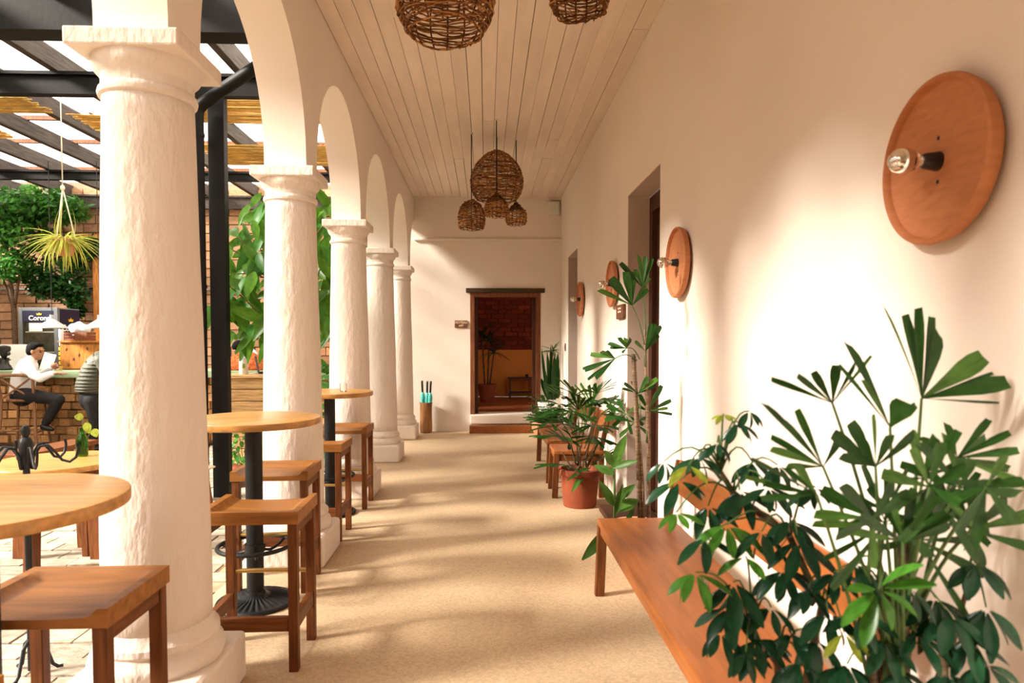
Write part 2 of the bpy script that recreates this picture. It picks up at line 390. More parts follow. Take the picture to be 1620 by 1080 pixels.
# ------------------------------------------------------------------ columns
CX = -1.335
def lathe_rough(prof, n, amp):
    m = MB().lathe(prof, n); 
    m.v = [tuple(V(p) * 1) if abs(p[0]) + abs(p[1]) < 1e-6 else (p[0] * (1 + amp * mnoise.noise((p[0] * 7, p[1] * 7, p[2] * 3))), p[1] * (1 + amp * mnoise.noise((p[0] * 7, p[1] * 7, p[2] * 3))), p[2]) for p in m.v]
    return m
def make_column():
    r = thing('column', '', 'column', (0, 0, 0), 0, 'white arcade columns')
    MB().box((-.262, -.262, 0), (.262, .262, .215)).obj('plinth', plaster_col, r, bevel=.022)
    lathe_rough([(.23, .20), (.244, .215), (.252, .245), (.244, .275), (.226, .29), (.222, .298), (.232, .312), (.230, .335), (.210, .355), (.204, .38)], 48, .012).obj('base_moulding', plaster_col, r, smooth=True)
    sh = [(.204 - .040 * (t ** 1.25), .37 + t * 2.1) for t in [k / 24 for k in range(25)]]
    lathe_rough(sh, 48, .018).obj('shaft', plaster_col, r, smooth='all')
    lathe_rough([(.162, 2.435), (.176, 2.445), (.179, 2.458), (.175, 2.472), (.166, 2.48), (.166, 2.515), (.171, 2.522), (.188, 2.54), (.198, 2.565), (.200, 2.59)], 48, .012).obj('capital', plaster_col, r, smooth=True)
    MB().box((-.208, -.208, 2.585), (.208, .208, 2.652)).obj('abacus', plaster_col, r, bevel=.008)
    return r
col = make_column()
CL = ['white column nearest the camera, beside the front round table', 'white column behind the middle bar table', 'third white column, behind the far bar table', 'fourth white column from the camera, past the far bar table', 'slimmest looking white column standing by the back wall']
for i in range(5):
    (setattr(col, 'location', (CX, C1, 0)), col.__setitem__('label', CL[0])) if i == 0 else dup(col, (CX, C1 + SP * i, 0), 0, CL[i])
dup(col, (CX, C1 - SP, 0), 0, 'white column at the camera, left of the frame')
dup(col, (CX, C1 - 2 * SP, 0), 0, 'white column behind the camera')

# ------------------------------------------------------------------ courtyard shell
cf = struct(MB().box((-10, YN, -.2), (-1.6, 12.6, -.012)).obj('floor_courtyard', jointm))
pm = MB().box((-.5, -.5, -.03), (.5, .5, .0)).mesh('paver', paverm)
cand = []; rest = MB(); y = .6; k = 0; PW, PD = .30, .17
while y < 9.9:
    x = -1.62 - PW / 2 - (PW / 2 if k % 2 else 0)
    while x > -9:
        px, py = proj((x, y, 0)); s = F / y
        vis = py < 1100 and (-20 < px < 160 or 325 < px < 425 or 500 < px < 535)
        cand.append((0 if vis else 1, y, x)); x -= PW
    y += PD; k += 1
cand.sort()
for i, (v_, y, x) in enumerate(cand):
    if i < 295 and v_ == 0:
        o = link('paver', pm, cf); o.location = (x, y, rnd(-.004, .004)); o.scale = (PW - rnd(.008, .02), PD - rnd(.008, .018), 1); o.rotation_euler.z = rnd(-.015, .015)
    else:
        g = rnd(.004, .009); rest.box((x - PW / 2 + g, y - PD / 2 + g, -.03), (x + PW / 2 - g, y + PD / 2 - g, rnd(-.004, .004)))
o = rest.obj('paving', paverm, cf, fix=False); o['kind'] = 'stuff'
# adobe block wall behind the bar
YW = 12.3
cw = struct(MB().box((-10, YW, -.1), (-1.7, YW + .3, 4.3)).obj('wall_courtyard', mortar))
am = MB().box((-.5, -.05, -.5), (.5, .02, .5)).mesh('adobe_block', adobe)
rest = MB(); n_ = 0; BW, BH = .42, .155
k = 0; z = .08
while z < 4.2:
    x = -9.8 + (BW / 2 if k % 2 else 0)
    while x < -1.9:
        px, py = proj((x, YW, z)); vis = (-25 < px < 165 or 500 < px < 545 or 350 < px < 425) and 300 < py < 620
        dy = rnd(-.012, .008)
        if vis and n_ < 290:
            n_ += 1; o = link('adobe_block', am, cw); o.location = (x, YW + dy, z); o.scale = (BW - rnd(.014, .026), 1, BH - rnd(.012, .02))
        else: rest.box((x - BW / 2 + .008, YW - .05 + dy, z - BH / 2 + .007), (x + BW / 2 - .008, YW + .02, z + BH / 2 - .007))
        x += BW
    z += BH; k += 1
o = rest.obj('adobe_blocks', adobe, cw, fix=False); o['kind'] = 'stuff'
struct(MB().box((-10.2, YN, -.1), (-10, YW + .3, 3.6)).obj('wall_courtyard_side', adobe))
struct(MB().box((-10.2, YN - .2, -.1), (XLO, YN, 3.6)).obj('wall_courtyard_front', adobe))

# ------------------------------------------------------------------ pergola roof
pg = thing('pergola_roof', 'dark timber and steel pergola roof with pale translucent sheets over the courtyard', 'roof', (-5, 6.6, 0))
def gp(name, mb, m, bevel=0, smooth=False): return W(mb.obj(name, m, bevel=bevel, smooth=smooth), pg)
for y0, z0, z1, th in ((5.3, 3.80, 4.30, .16), (6.6, 3.81, 4.02, .10), (10.4, 3.90, 4.04, .09), (12.15, 3.82, 4.05, .10), (1.6, 3.81, 4.02, .1)):
    b = MB(); b.box((-10, y0 - th / 2, z0), (XLO, y0 + th / 2, z0 + .03)); b.box((-10, y0 - th / 2, z1 - .03), (XLO, y0 + th / 2, z1)); b.box((-10, y0 - .02, z0 + .03), (XLO, y0 + .02, z1 - .03))
    if y0 == 5.3: b = MB().box((-10, y0 - .1, z0), (XLO, y0 + .1, z1))
    gp('steel_beam', b, steel if y0 < 12 else raftm)
for x in (-2.35, -3.2, -4.07, -4.9, -5.7, -6.5, -7.3, -8.1, -8.9, -9.6):
    gp('rafter', MB().box((x - .04, YN, 4.05), (x + .04, YW, 4.24)), raftm, bevel=.006)
for y in (1.2, 3.0, 4.3, 7.6, 8.7, 9.7, 11.2): gp('batten', MB().box((-10, y - .025, 4.24), (XLO, y + .025, 4.29)), framewood)
xs = (-10, -8.1, -6.5, -4.9, -3.2, XLO)
for a, b in zip(xs[:-1], xs[1:]): gp('roof_sheet', MB().box((a + .004, YN, 4.295), (b - .004, YW + .3, 4.30)), sheetm)
for x in (-5.0, -2.75): gp('hanger', MB().box((x - .025, 6.57, 4.02), (x + .025, 6.63, 4.3)), steel)
gp('post', MB().box((-2.62, 6.55, 0), (-2.47, 6.65, 3.81)), steel, bevel=.004)
gp('post', MB().box((-2.66, 1.55, 0), (-2.50, 1.65, 3.81)), steel, bevel=.004)
# downpipe
dp = thing('downpipe', 'black round rain downpipe strapped to the steel post', 'pipe', (-2.72, 6.45, 0))
W(MB().tube([(-2.675, 6.46, .0), (-2.675, 6.46, 3.60), (-2.66, 6.46, 3.66), (-2.60, 6.44, 3.71), (-1.9, 6.1, 3.98), (-1.53, 5.95, 4.10)], .056, 16).obj('pipe', steel, smooth=True), dp)
for z in (.5, 2.0, 3.4): W(MB().lathe([(.057, z), (.062, z), (.062, z + .03), (.057, z + .03)], 16, (-2.675, 6.46, 0)).obj('strap', steel, smooth=True), dp)
# reed mats
def reed_mat(x0, x1, y0, y1, lab):
    r = thing('reed_mat', lab, 'mat', ((x0 + x1) / 2, (y0 + y1) / 2, 4.0), 0, 'reed mats under the roof')
    b = MB(); n = int((y1 - y0) / .017)
    for i in range(n):
        y = y0 + (i + .5) * .017; a, c = x0 + rnd(-.06, .05), x1 + rnd(-.05, .06); z = 4.02 + rnd(-.004, .004)
        b.tube([(a, y, z), ((a + c) / 2, y + rnd(-.01, .01), z + rnd(-.02, .0)), (c, y + rnd(-.01, .01), z)], .0085, 4, cap=False)
    o = W(b.obj('reeds', reed, smooth='all', fix=False), r); o['kind'] = 'stuff'
    for x in (x0 + .2, x1 - .2): W(MB().box((x - .01, y0, 4.028), (x + .01, y1, 4.045)).obj('binding', framewood), r)
reed_mat(-9.6, -4.78, 6.75, 7.75, 'golden reed mat above the hanging spider plant, nearest the steel beam')
reed_mat(-4.6, -3.55, 7.78, 8.5, 'small reed mat just left of the nearest column')
reed_mat(-9.6, -5.85, 8.0, 8.7, 'reed mat at the left picture edge, behind the longest mat')
reed_mat(-3.5, -1.7, 7.1, 8.0, 'reed mat right of the steel post, upper one')
reed_mat(-3.7, -1.9, 8.9, 9.9, 'reed mat right of the steel post, lower one')

# ================================================================== FURNITURE
def sstep(a, b, x): t = max(0, min(1, (x - a) / (b - a))); return t * t * (3 - 2 * t)
def make_stool():
    r = thing('bar_stool', '', 'stool', (0, 0, 0), 0, 'wooden bar stools')
    hx, hy, zt, zb = .225, .19, .735, .678
    def h(x, y):
        d = sstep(.028, .058, hx - abs(x)) * sstep(.03, .075, hy + y)
        return zt - .030 * d * (1 - .3 * (x / hx) ** 2) 
    m = MB(); nx, ny = 28, 22
    m.grid(lambda u, v: (-hx + 2 * hx * u, -hy + 2 * hy * v, h(-hx + 2 * hx * u, -hy + 2 * hy * v)), nx, ny)
    for a, f in ((nx, lambda t: (-hx + 2 * hx * t, -hy)), (nx, lambda t: (-hx + 2 * hx * t, hy)), (ny, lambda t: (-hx, -hy + 2 * hy * t)), (ny, lambda t: (hx, -hy + 2 * hy * t))):
        m.grid(lambda u, v, f=f: (*f(u), zb + (h(*f(u)) - zb) * v), a, 1)
    b = len(m.v); m.v += [(-hx, -hy, zb), (hx, -hy, zb), (hx, hy, zb), (-hx, hy, zb)]; m.f.append((b + 3, b + 2, b + 1, b))
    m.obj('seat', seatw, r, smooth=True)
    lx, ly = .196, .163
    for x, y in ((-lx, -ly), (lx, -ly), (lx, ly), (-lx, ly)): MB().box((x - .021, y - .021, 0), (x + .021, y + .021, zb)).obj('leg', teakz, r, bevel=.003)
    for x in (-lx, lx):
        MB().box((x - .016, -ly + .021, .625), (x + .016, ly - .021, zb)).obj('apron', teaky, r, bevel=.003)
        MB().box((x - .016, -ly + .021, .185), (x + .016, ly - .021, .25)).obj('stretcher', teaky, r, bevel=.003)
    MB().box((-lx + .021, -ly - .016, .185), (lx - .021, -ly + .016, .25)).obj('stretcher', teakx, r, bevel=.003)
    MB().tube([(-lx, ly, .355), (lx, ly, .355)], .011, 10).obj('footrest_rod', brass, r, smooth=True)
    return r
stool = make_stool(); pi = math.pi
stool.location = (-1.31, 2.145, 0); stool.rotation_euler.z = pi; stool['label'] = 'wooden bar stool in front of the nearest column, its scooped seat facing us'
dup(stool, (-1.335, 1.385, 0), 0, 'bar stool of which only a dark seat corner shows at lower left')
dup(stool, (-1.075, 3.235, 0), .02, 'wooden bar stool with straight near edge, in front of the middle bar table')
dup(stool, (-1.285, 4.20, 0), pi + .03, 'wooden bar stool pushed behind the middle bar table')
dup(stool, (-1.30, 5.25, 0), -.02, 'wooden bar stool in front of the far bar table')
dup(stool, (-1.285, 6.22, 0), pi, 'wooden bar stool behind the far bar table, beside the third column')
def make_table():
    r = thing('bar_table', '', 'table', (0, 0, 0), 0, 'round bar tables')
    MB().lathe([(.0, 1.03), (.366, 1.03), (.370, 1.033), (.371, 1.037), (.371, 1.062), (.369, 1.066), (.364, 1.068), (0, 1.068)], 72).obj('tabletop', topw, r, smooth=True)
    MB().lathe([(.14, 1.018), (.14, 1.03)], 24).obj('mounting_plate', iron, r)
    MB().tube([(0, 0, .04), (0, 0, 1.02)], .047, 24).obj('pedestal', iron, r, smooth=True)
    a = MB().lathe([(.047, .30), (.056, .30), (.056, .345), (.047, .345)], 24); 
    a.obj('collar', iron, r, smooth=True)
    MB().tube([(.2 * math.cos(t), .2 * math.sin(t), .335) for t in [2 * pi * k / 48 for k in range(48)]], .0125, 8, closed=True).obj('foot_ring', iron, r, smooth='all')
    for k in range(3):
        t = 2 * pi * k / 3 + .4; pts = [(q * math.cos(t), q * math.sin(t), z) for q, z in ((.05, .30), (.10, .285), (.15, .30), (.185, .325), (.2, .335))]
        MB().tube(pts, .009, 6).obj('bracket', iron, r, smooth=True)
    def fl(rr, z, a): return rr, z - (.0075 * (.5 + .5 * math.cos(a * 32)) if .08 < rr < .19 else 0)
    MB().lathe([(.215, 0), (.218, .012), (.212, .022), (.198, .024), (.188, .026), (.14, .036), (.09, .044), (.078, .05), (.055, .056), (.052, .075)], 192, fn=fl).obj('base', iron, r, smooth=True)
    return r
bt = make_table(); bt.location = (-1.40, 1.90, 0); bt['label'] = 'round wooden bar table cut by the left picture edge'
dup(bt, (-1.325, 3.89, 0), .5, 'middle round bar table, between the first and second columns')
dup(bt, (-1.36, 5.92, 0), 1.1, 'far round bar table with a small glass on top')
g = MB().lathe([(.0, 0), (.026, 0), (.03, .01), (.032, .072), (.0295, .072), (.0275, .012), (0, .01)], 20).obj('drinking_glass', clearg, smooth=True)
g.location = (-1.22, 5.83, 1.0695); tag(g, 'small clear drinking glass on the far bar table', 'glass')

# benches on the right
def make_bench(name, label, x0, x1, y0, y1, cat='bench', back=True, legpairs=2):
    r = thing(name, label, cat, ((x0 + x1) / 2, (y0 + y1) / 2, 0))
    def q(n, mb, m, bv=.004): return W(mb.obj(n, m, bevel=bv), r)
    q('seat', MB().box((x0, y0, .42), (x1, y1, .455)), benchw, .006)
    for y in (y0, y1 - .045):
        q('leg', MB().bar((x0 + .028, y + .0225, .42), (x0 + .012, y + .0225, 0), .045, .055), teakz)
        q('leg', MB().box((x1 - .05, y, 0), (x1, y + .045, .42)), teakz)
        if back: q('back_post', MB().bar((x1 - .03, y + .0225, .455), (x1 + .045, y + .0225, .80), .03, .045), teakz)
        q('side_rail', MB().box((x0 + .05, y + .01, .355), (x1 - .05, y + .035, .42)), teakx)
    q('front_rail', MB().box((x0 + .012, y0 + .045, .37), (x0 + .035, y1 - .045, .42)), benchw)
    if back:
        q('backrest', MB().prism([(x1 - .005, y0 - .01, .63), (x1 + .017, y0 - .01, .625), (x1 + .055, y0 - .01, .795), (x1 + .033, y0 - .01, .80)], (0, y1 - y0 + .02, 0)), benchw, .005)
    return r
make_bench('long_bench', 'long wooden bench with a plank backrest in the right foreground', .655, 1.10, 1.80, 3.95)
make_bench('wooden_chair', 'small wooden chair behind the terracotta pot', .645, 1.13, 6.40, 6.86, 'chair')
make_bench('wooden_bench', 'plain wooden bench by the wall near the far doorway', .645, 1.13, 7.08, 8.45)
st = MB().box((1.0, 4.9, 0), (1.42, 5.93, .055)).obj('door_sill', darkwood, bevel=.006); tag(st, 'low dark wooden step at the nearer side door', 'step')

# terracotta disc lamps
def make_disc():
    r = thing('disc_lamp', '', 'lamp', (0, 0, 0), 0, 'terracotta disc wall lamps')     # local -x points into the corridor, wall at x=0
    MB().lathe([(.0, -.032), (.20, -.032), (.205, -.036), (.207, -.050), (.213, -.057), (.222, -.052), (.224, -.040), (.217, -.018), (.19, -.012), (0, -.012)], 64, axis='x').obj('disc', terra_l, r, smooth=True)
    MB().lathe([(.06, -.012), (.06, 0)], 20, axis='x').obj('wall_bracket', blackp, r)
    MB().lathe([(.0, -.075), (.017, -.075), (.021, -.07), (.026, -.034), (.026, -.03)], 20, axis='x').obj('lamp_holder', blackp, r, smooth=True)
    for z in (.062, -.055): MB().ball((-.032, 0, z), (.003, .006, .006), 8, 6).obj('screw', blackp, r, smooth='all')
    b = MB().lathe([(.013, -.072), (.014, -.082), (.022, -.094), (.030, -.108)], 20, axis='x').obj('bulb', amberg, r, smooth='all')
    MB().lathe([(.030, -.108), (.034, -.120), (.034, -.134), (.029, -.150), (.018, -.161), (0, -.166)], 20, axis='x').obj('mirror_cap', chrome, b, smooth='all')
    return r
dl = make_disc(); dl.location = (XR - .001, 1.795, 1.985); dl['label'] = 'large looking terracotta disc lamp nearest the camera on the white wall'
dup(dl, (XR - .001, 4.27, 2.0), 0, 'terracotta disc lamp just before the nearer side door')
dup(dl, (XR - .001, 6.52, 2.055), 0, 'terracotta disc lamp partly hidden by the tall palm')
dup(dl, (XR - .001, 8.72, 2.045), 0, 'smallest looking terracotta disc lamp, beside the farther side door')

# wicker pendants
def basket(label, px, pytop, pybot, wpx, Y, style, ceil=True):
    c = P(px, (pytop + pybot) / 2, Y); s = F / Y; Rr = wpx / s / 2; H = (pybot - pytop) / s; zb = c.z - H / 2
    r = thing('wicker_pendant', label, 'lamp', (c.x, Y, zb + H), 0, 'woven wicker pendant lamps')
    TB = {'egg': ((0, .10), (.05, .34), (.12, .52), (.25, .74), (.4, .90), (.55, .98), (.65, 1), (.78, .96), (.9, .86), (1, .72)),
          'dome': ((0, .12), (.06, .42), (.15, .62), (.3, .83), (.5, .97), (.65, 1), (.85, .95), (1, .82)),
          'cone': ((0, .08), (.1, .28), (.25, .58), (.42, .90), (.55, 1), (.75, 1), (.88, .95), (1, .82))}[style]
    def prof(t):                # t 0 top .. 1 bottom
        for (a0, r0), (a1, r1) in zip(TB[:-1], TB[1:]):
            if t <= a1: return Rr * (r0 + (r1 - r0) * (t - a0) / (a1 - a0))
        return Rr * TB[-1][1]
    rows = max(14, int(H / .019)); n = 44; ns = 16
    dark = MB(); light = MB()
    for i in range(rows):
        t = (i + .5) / rows; rr = prof(t); z = zb + H * (1 - t)
        for st_ in range(2):
            pts = []; ph = rnd(0, 6)
            for k in range(n):
                a = 2 * pi * k / n
                off = .006 * math.cos(a * ns / 2 + i * pi + st_ * pi) + rnd(-.004, .004)
                pts.append((c.x + (rr + off) * math.cos(a), Y + (rr + off) * math.sin(a), z + .010 * math.sin(a * 3 + ph) + rnd(-.004, .004)))
            tgt = dark if (style == 'cone' and t < .42) or random.random() < .3 else light
            tgt.tube(pts, rnd(.0035, .0055), 4, closed=True)
    W(light.obj('weave', wickl if style == 'cone' else wick, smooth='all', fix=False), r); W(dark.obj('weave_dark', wickd, smooth='all', fix=False), r)
    stk = MB()
    for k in range(ns):
        a = 2 * pi * k / ns
        stk.tube([(c.x + prof(t) * .985 * math.cos(a), Y + prof(t) * .985 * math.sin(a), zb + H * (1 - t)) for t in [j / 10 for j in range(11)]], .005, 4)
    W(stk.obj('stakes', wickd, smooth='all', fix=False), r)
    W(MB().tube([(c.x, Y, zb + H * .75), (c.x, Y, ZC)], .0055, 8).obj('cord', cordm, smooth=True), r)
    W(MB().lathe([(.018, ZC - .012), (.018, ZC)], 16, (c.x, Y, 0)).obj('ceiling_rose', ceilw), r)
    W(MB().lathe([(.0, -.12), (.03, -.10), (.04, -.06), (.03, -.02), (.02, 0), (.02, .04), (0, .04)], 14, (c.x, Y, zb + H * .75)).obj('bulb', whitep, smooth='all'), r)
basket('big egg shaped wicker pendant in the far cluster', 786, 240, 316, 83, 7.95, 'egg')
basket('small wicker pendant at left of the far cluster', 746, 317, 362, 43, 7.85, 'dome')
basket('small conical wicker pendant hanging in front of the big far one', 785.5, 306, 342, 37, 7.35, 'cone')
basket('small wicker pendant at right of the far cluster', 816.5, 321, 355, 33, 8.05, 'cone')
basket('large wicker pendant cut by the top picture edge', 704, -96, 52, 151, 3.7, 'egg')
basket('smaller wicker pendant cut by the top picture edge, right of the large one', 917, -80, 18, 93, 3.55, 'dome')

# signs, box
c = P(729.5, 512.5, YB); r = thing('wooden_sign', 'small brown wooden sign with two lines of letters beside the far doorway', 'sign', c)
W(MB().box((c.x - .107, YB - .018, c.z - .06), (c.x + .107, YB - .001, c.z + .06)).obj('board', signm, bevel=.006), r)
for tx, sz, dz in (('HOTEAU', .052, .024), ('APP', .046, -.028)): W(text('lettering', tx, sz, letterm, (c.x, YB - .019, c.z + dz), (pi / 2, 0, 0), None, .001, .001), r)
a = PX(985, 493, XR); r = thing('wooden_sign', 'small brown wooden plaque between the wall lamp and the nearer side door', 'sign', a)
W(MB().box((XR - .03, a.y - .16, a.z - .065), (XR - .001, a.y + .16, a.z + .065)).obj('board', signm, bevel=.006), r)
for dz in (.03, .0): W(MB().box((XR - .0325, a.y - .07, a.z + dz - .008), (XR - .03, a.y + .07, a.z + dz + .008)).obj('faded_marking', letterm), r)
c = P(876, 330, YB); r = thing('junction_box', 'small white junction box high in the far right corner', 'box', c)
W(MB().box((c.x - .09, YB - .07, c.z - .11), (c.x + .09, YB - .001, c.z + .11)).obj('case', whitep, bevel=.008), r); W(MB().box((c.x - .075, YB - .076, c.z - .095), (c.x + .075, YB - .07, c.z + .095)).obj('cover', whitep, bevel=.003), r)
a = PX(895, 549, XR); r = thing('light_switch', 'small dark switch plate on the right wall near the corner', 'switch', a)
W(MB().box((XR - .012, a.y - .05, a.z - .06), (XR - .001, a.y + .05, a.z + .06)).obj('plate', signm, bevel=.004), r); W(MB().box((XR - .018, a.y - .02, a.z - .03), (XR - .012, a.y + .02, a.z + .03)).obj('rocker', blackp), r)

# umbrella stand in the far left corner
c = P(674, 682, 11.15); c.z = 0; r = thing('umbrella_stand', 'tall brown wooden umbrella stand in the far left corner', 'stand', c)
hz = .50
W(lathe_rough([(.085, 0), (.10, .01), (.104, .1), (.098, .3), (.10, .45), (.106, hz), (.092, hz), (.085, .42), (.085, .06), (0, .05)], 24, .02).obj('body', mat('stand_wood', (.30, .14, .05), .6, .5, 3, stretch=(5, 5, 1)), smooth=True), r)
r.children[0].matrix_parent_inverse = Matrix(); 
UL = ['left', 'middle', 'right']
for i, (dx, tilt, hh) in enumerate(((-.045, -.05, .86), (.02, .02, .85), (.055, .10, .85))):
    u = thing('folded_umbrella', 'folded teal umbrella with black handle, %s one in the wooden stand' % UL[i], 'umbrella', (c.x + dx * .7, c.y, .06), 0, 'folded umbrellas in the stand')
    b = V((c.x + dx * .7, c.y - .02 * (i - 1), .06)); t = V((c.x + dx + tilt * .3, c.y - .02, hh)); d = t - b
    def at(q): return b + d * q
    m = MB().tube([at(.02), at(.3), at(.52), at(.62), at(.70), at(.77)], [.010, .024, .034, .040, .036, .012], 10); W(m.obj('canopy', teal, smooth='all'), u)
    W(MB().tube([at(.76), at(.985), at(1.0)], [.017, .018, .012], 10).obj('handle', blackp, smooth='all'), u)

# ================================================================== PLANTS
def leafmesh(name, kind, m, curve=.15, seed=0):
    rg = random.Random(seed); n = 6; v = []; f = []
    for i in range(n + 1):
        t = i / n
        if kind == 'rhapis': wd = .09 + .91 * min(1, t / .7) ** 1.15 if t < .9 else (1.0 if i < n else .78)
        elif kind == 'oval': wd = max(.03, math.sin(pi * min(.97, .03 + t ** .85 * .95)) ** .8)
        elif kind == 'obov': wd = max(.05, math.sin(pi * min(.965, .02 + t ** 1.2 * .95)) ** .75)
        elif kind == 'strap': wd = (.6 + .4 * min(1, t * 3)) * (1 - max(0, t - .45) / .56) ** .8 if t < 1 else .03
        else: wd = .25 + .75 * math.sin(pi * (.15 + .8 * t)) if t < 1 else .04
        zc = -curve * t * t; fold = wd * {'rhapis': .018, 'strap': .02, 'lance': .02}.get(kind, .05)
        ex = rg.uniform(-.02, .06) if (i == n and kind == 'rhapis') else 0
        v += [(-.5 * wd, t + ex, zc + fold), (0, t, zc), (.5 * wd, t - ex, zc + fold)]
    for i in range(n):
        a = 3 * i; f += [(a, a + 1, a + 4, a + 3), (a + 1, a + 2, a + 5, a + 4)]
    me = bpy.data.meshes.new(name); me.from_pydata(v, [], f); me.materials.append(m); me.polygons.foreach_set('use_smooth', [True] * len(f)); return me
_lm = {}
def LM(kind, m, curve):
    k = (kind, m.name, round(curve, 2))
    if k not in _lm: _lm[k] = leafmesh(kind + '_leaf', kind, m, curve, len(_lm))
    return _lm[k]
def leaf(name, me, base, tip, width, nrm, parent, root=None):
    base = V(base); tip = V(tip)
    if tip.x > XR - .06 and tip.y < YB: tip.x = XR - .06
    d = tip - base; L = d.length; y = d / L; x = y.cross(V(nrm))
    if x.length < 1e-3: x = y.cross(V((1, 0, .2)))
    x.normalize(); z = x.cross(y)
    o = bpy.data.objects.new(name, me); COL.objects.link(o)
    mw = Matrix(((x.x * width, y.x * L, z.x * L, base.x), (x.y * width, y.y * L, z.y * L, base.y), (x.z * width, y.z * L, z.z * L, base.z), (0, 0, 0, 1)))
    o.parent = parent
    if root is not None: o.matrix_parent_inverse = Matrix.Translation(root.location).inverted()
    o.matrix_basis = mw; return o
def stem(name, pts, rad, m, root, n=6):
    return W(MB().tube(pts, rad, n).obj(name, m, smooth='all'), root)
def arc(a, b, lift, n=6):
    a = V(a); b = V(b); return [a.lerp(b, t) + V((0, 0, lift * math.sin(pi * t))) for t in [k / n for k in range(n + 1)]]
def pot(root, prof, m, soilz, soilr, c):
    W(MB().lathe(prof, 36, (c[0], c[1], c[2])).obj('pot', m, smooth=True), root)
    W(MB().lathe([(soilr, soilz - .02), (soilr, soilz), (soilr * .5, soilz + .012), (0, soilz + .015)], 24, (c[0], c[1], c[2])).obj('soil', soil, smooth=True), root)
def potprof(r0, r1, h, lip=.012):
    return [(0, 0), (r0, 0), (r0 + .005, .01), (r1 - .008, h - .055), (r1 + lip, h - .05), (r1 + lip, h - .005), (r1 + lip - .006, h), (r1 - .012, h), (r1 - .02, h - .06), (0, h - .06)]

# --- foreground lady palm, fans placed one by one
pc = V((.92, 1.42, 0))
lp = thing('lady_palm', 'large potted lady palm with fan leaves in the right foreground', 'plant', pc)
pot(lp, potprof(.13, .18, .36), terra, .30, .165, pc)
crown = V((.90, 1.44, .82))
for dx, dy, hh in ((-.05, .02, .95), (.03, .05, 1.05), (.06, -.03, .85), (-.02, -.05, .75), (.0, .0, 1.12)):
    stem('cane', [pc + V((dx * .6, dy * .6, .28)), pc + V((dx, dy, .6)), pc + V((dx * 1.3 - .02, dy, hh))], [.014, .012, .009], canem, lp)
FANS = [((1458, 630), 1.50, [(1404, 482, 5), (1437, 497, 22), (1454, 487, 16), (1480, 500, 22), (1493, 528, 24), (1557, 563, 36), (1597, 602, 30), (1650, 637, 5), (1575, 590, 8)]),
        ((1317, 638), 1.42, [(1222, 598, 13), (1262, 594, 13), (1287, 588, 15), (1323, 577, 18), (1379, 562, 7), (1355, 575, 8)]),
        ((1408, 676), 1.38, [(1350, 541, 18), (1331, 578, 8), (1432, 636, 40), (1368, 600, 12), (1450, 640, 16)]),
        ((1385, 738), 1.36, [(1318, 686, 26), (1346, 668, 26), (1382, 656, 12), (1360, 690, 22), (1450, 688, 20), (1334, 722, 18), (1410, 690, 22)]),
        ((1302, 738), 1.40, [(1217, 638, 12), (1226, 708, 16), (1245, 668, 14), (1222, 690, 14), (1262, 650, 14), (1332, 690, 18), (1246, 737, 12)]),
        ((1292, 782), 1.34, [(1178, 754, 9), (1194, 727, 9), (1204, 788, 14), (1243, 738, 12), (1211, 765, 14), (1262, 735, 16)]),
        ((1514, 724), 1.45, [(1566, 662, 14), (1598, 684, 14), (1612, 712, 16), (1560, 690, 16), (1650, 740, 18), (1500, 668, 14), (1458, 690, 14), (1558, 848, 26), (1500, 815, 20), (1640, 770, 16)]),
        ((1536, 838), 1.40, [(1470, 772, 24), (1530, 868, 22), (1604, 786, 26), (1660, 810, 24), (1560, 900, 20), (1650, 872, 18), (1508, 770, 20), (1560, 765, 20)]),
        ((1428, 856), 1.33, [(1362, 816, 20), (1393, 788, 18), (1412, 796, 16), (1500, 812, 22), (1508, 834, 18), (1482, 786, 20), (1445, 790, 20), (1340, 838, 16)]),
        ((1380, 820), 1.30, [(1300, 775, 26), (1290, 812, 20), (1330, 850, 18), (1340, 770, 24), (1440, 780, 26), (1420, 760, 22), (1386, 900, 20)]),
        ((1470, 770), 1.30, [(1400, 748, 26), (1420, 800, 24), (1530, 740, 24), (1520, 795, 22), (1490, 700, 22), (1450, 712, 20), (1492, 842, 22)]),
        ((1560, 770), 1.34, [(1500, 790, 22), (1520, 840, 24), (1610, 830, 24), (1620, 760, 22), (1590, 720, 20), (1545, 860, 20)])]
rg = random.Random(21)
for k in range(6):
    hx, hy = rg.uniform(1370, 1570), rg.uniform(690, 860); a0 = rg.uniform(-2.4, -.7); tips = []
    for q in range(8):
        a = a0 + (q - 3.5) * .42 + rg.uniform(-.1, .1); L = rg.uniform(70, 120); tips.append((hx + L * math.cos(a), hy + L * math.sin(a) + 18 * abs(q - 3.5), rg.uniform(12, 22)))
    FANS.append(((hx, hy), rg.uniform(1.30, 1.52), tips))
for i, ((hx, hy), Y, tips) in enumerate(FANS):
    hb = P(hx, hy, Y); b0 = crown + V((rnd(-.05, .05), rnd(-.04, .04), rnd(-.25, .05)))
    pt = stem('leaf_stalk', arc(b0, hb, .03), [.0055, .005, .0045, .004, .004, .0035, .003], petm, lp)
    for j, (tx, ty, wpx) in enumerate(tips):
        tp = P(tx, ty, Y + rnd(-.06, .05)); wd = wpx / F * Y * .92
        leaf('leaflet', LM('rhapis', rhap if (i + j) % 5 else rhap_y, random.choice((.02, .06, .1))), hb, tp, wd, V((rnd(-.5, .5), -1, rnd(-.2, .6))), pt)

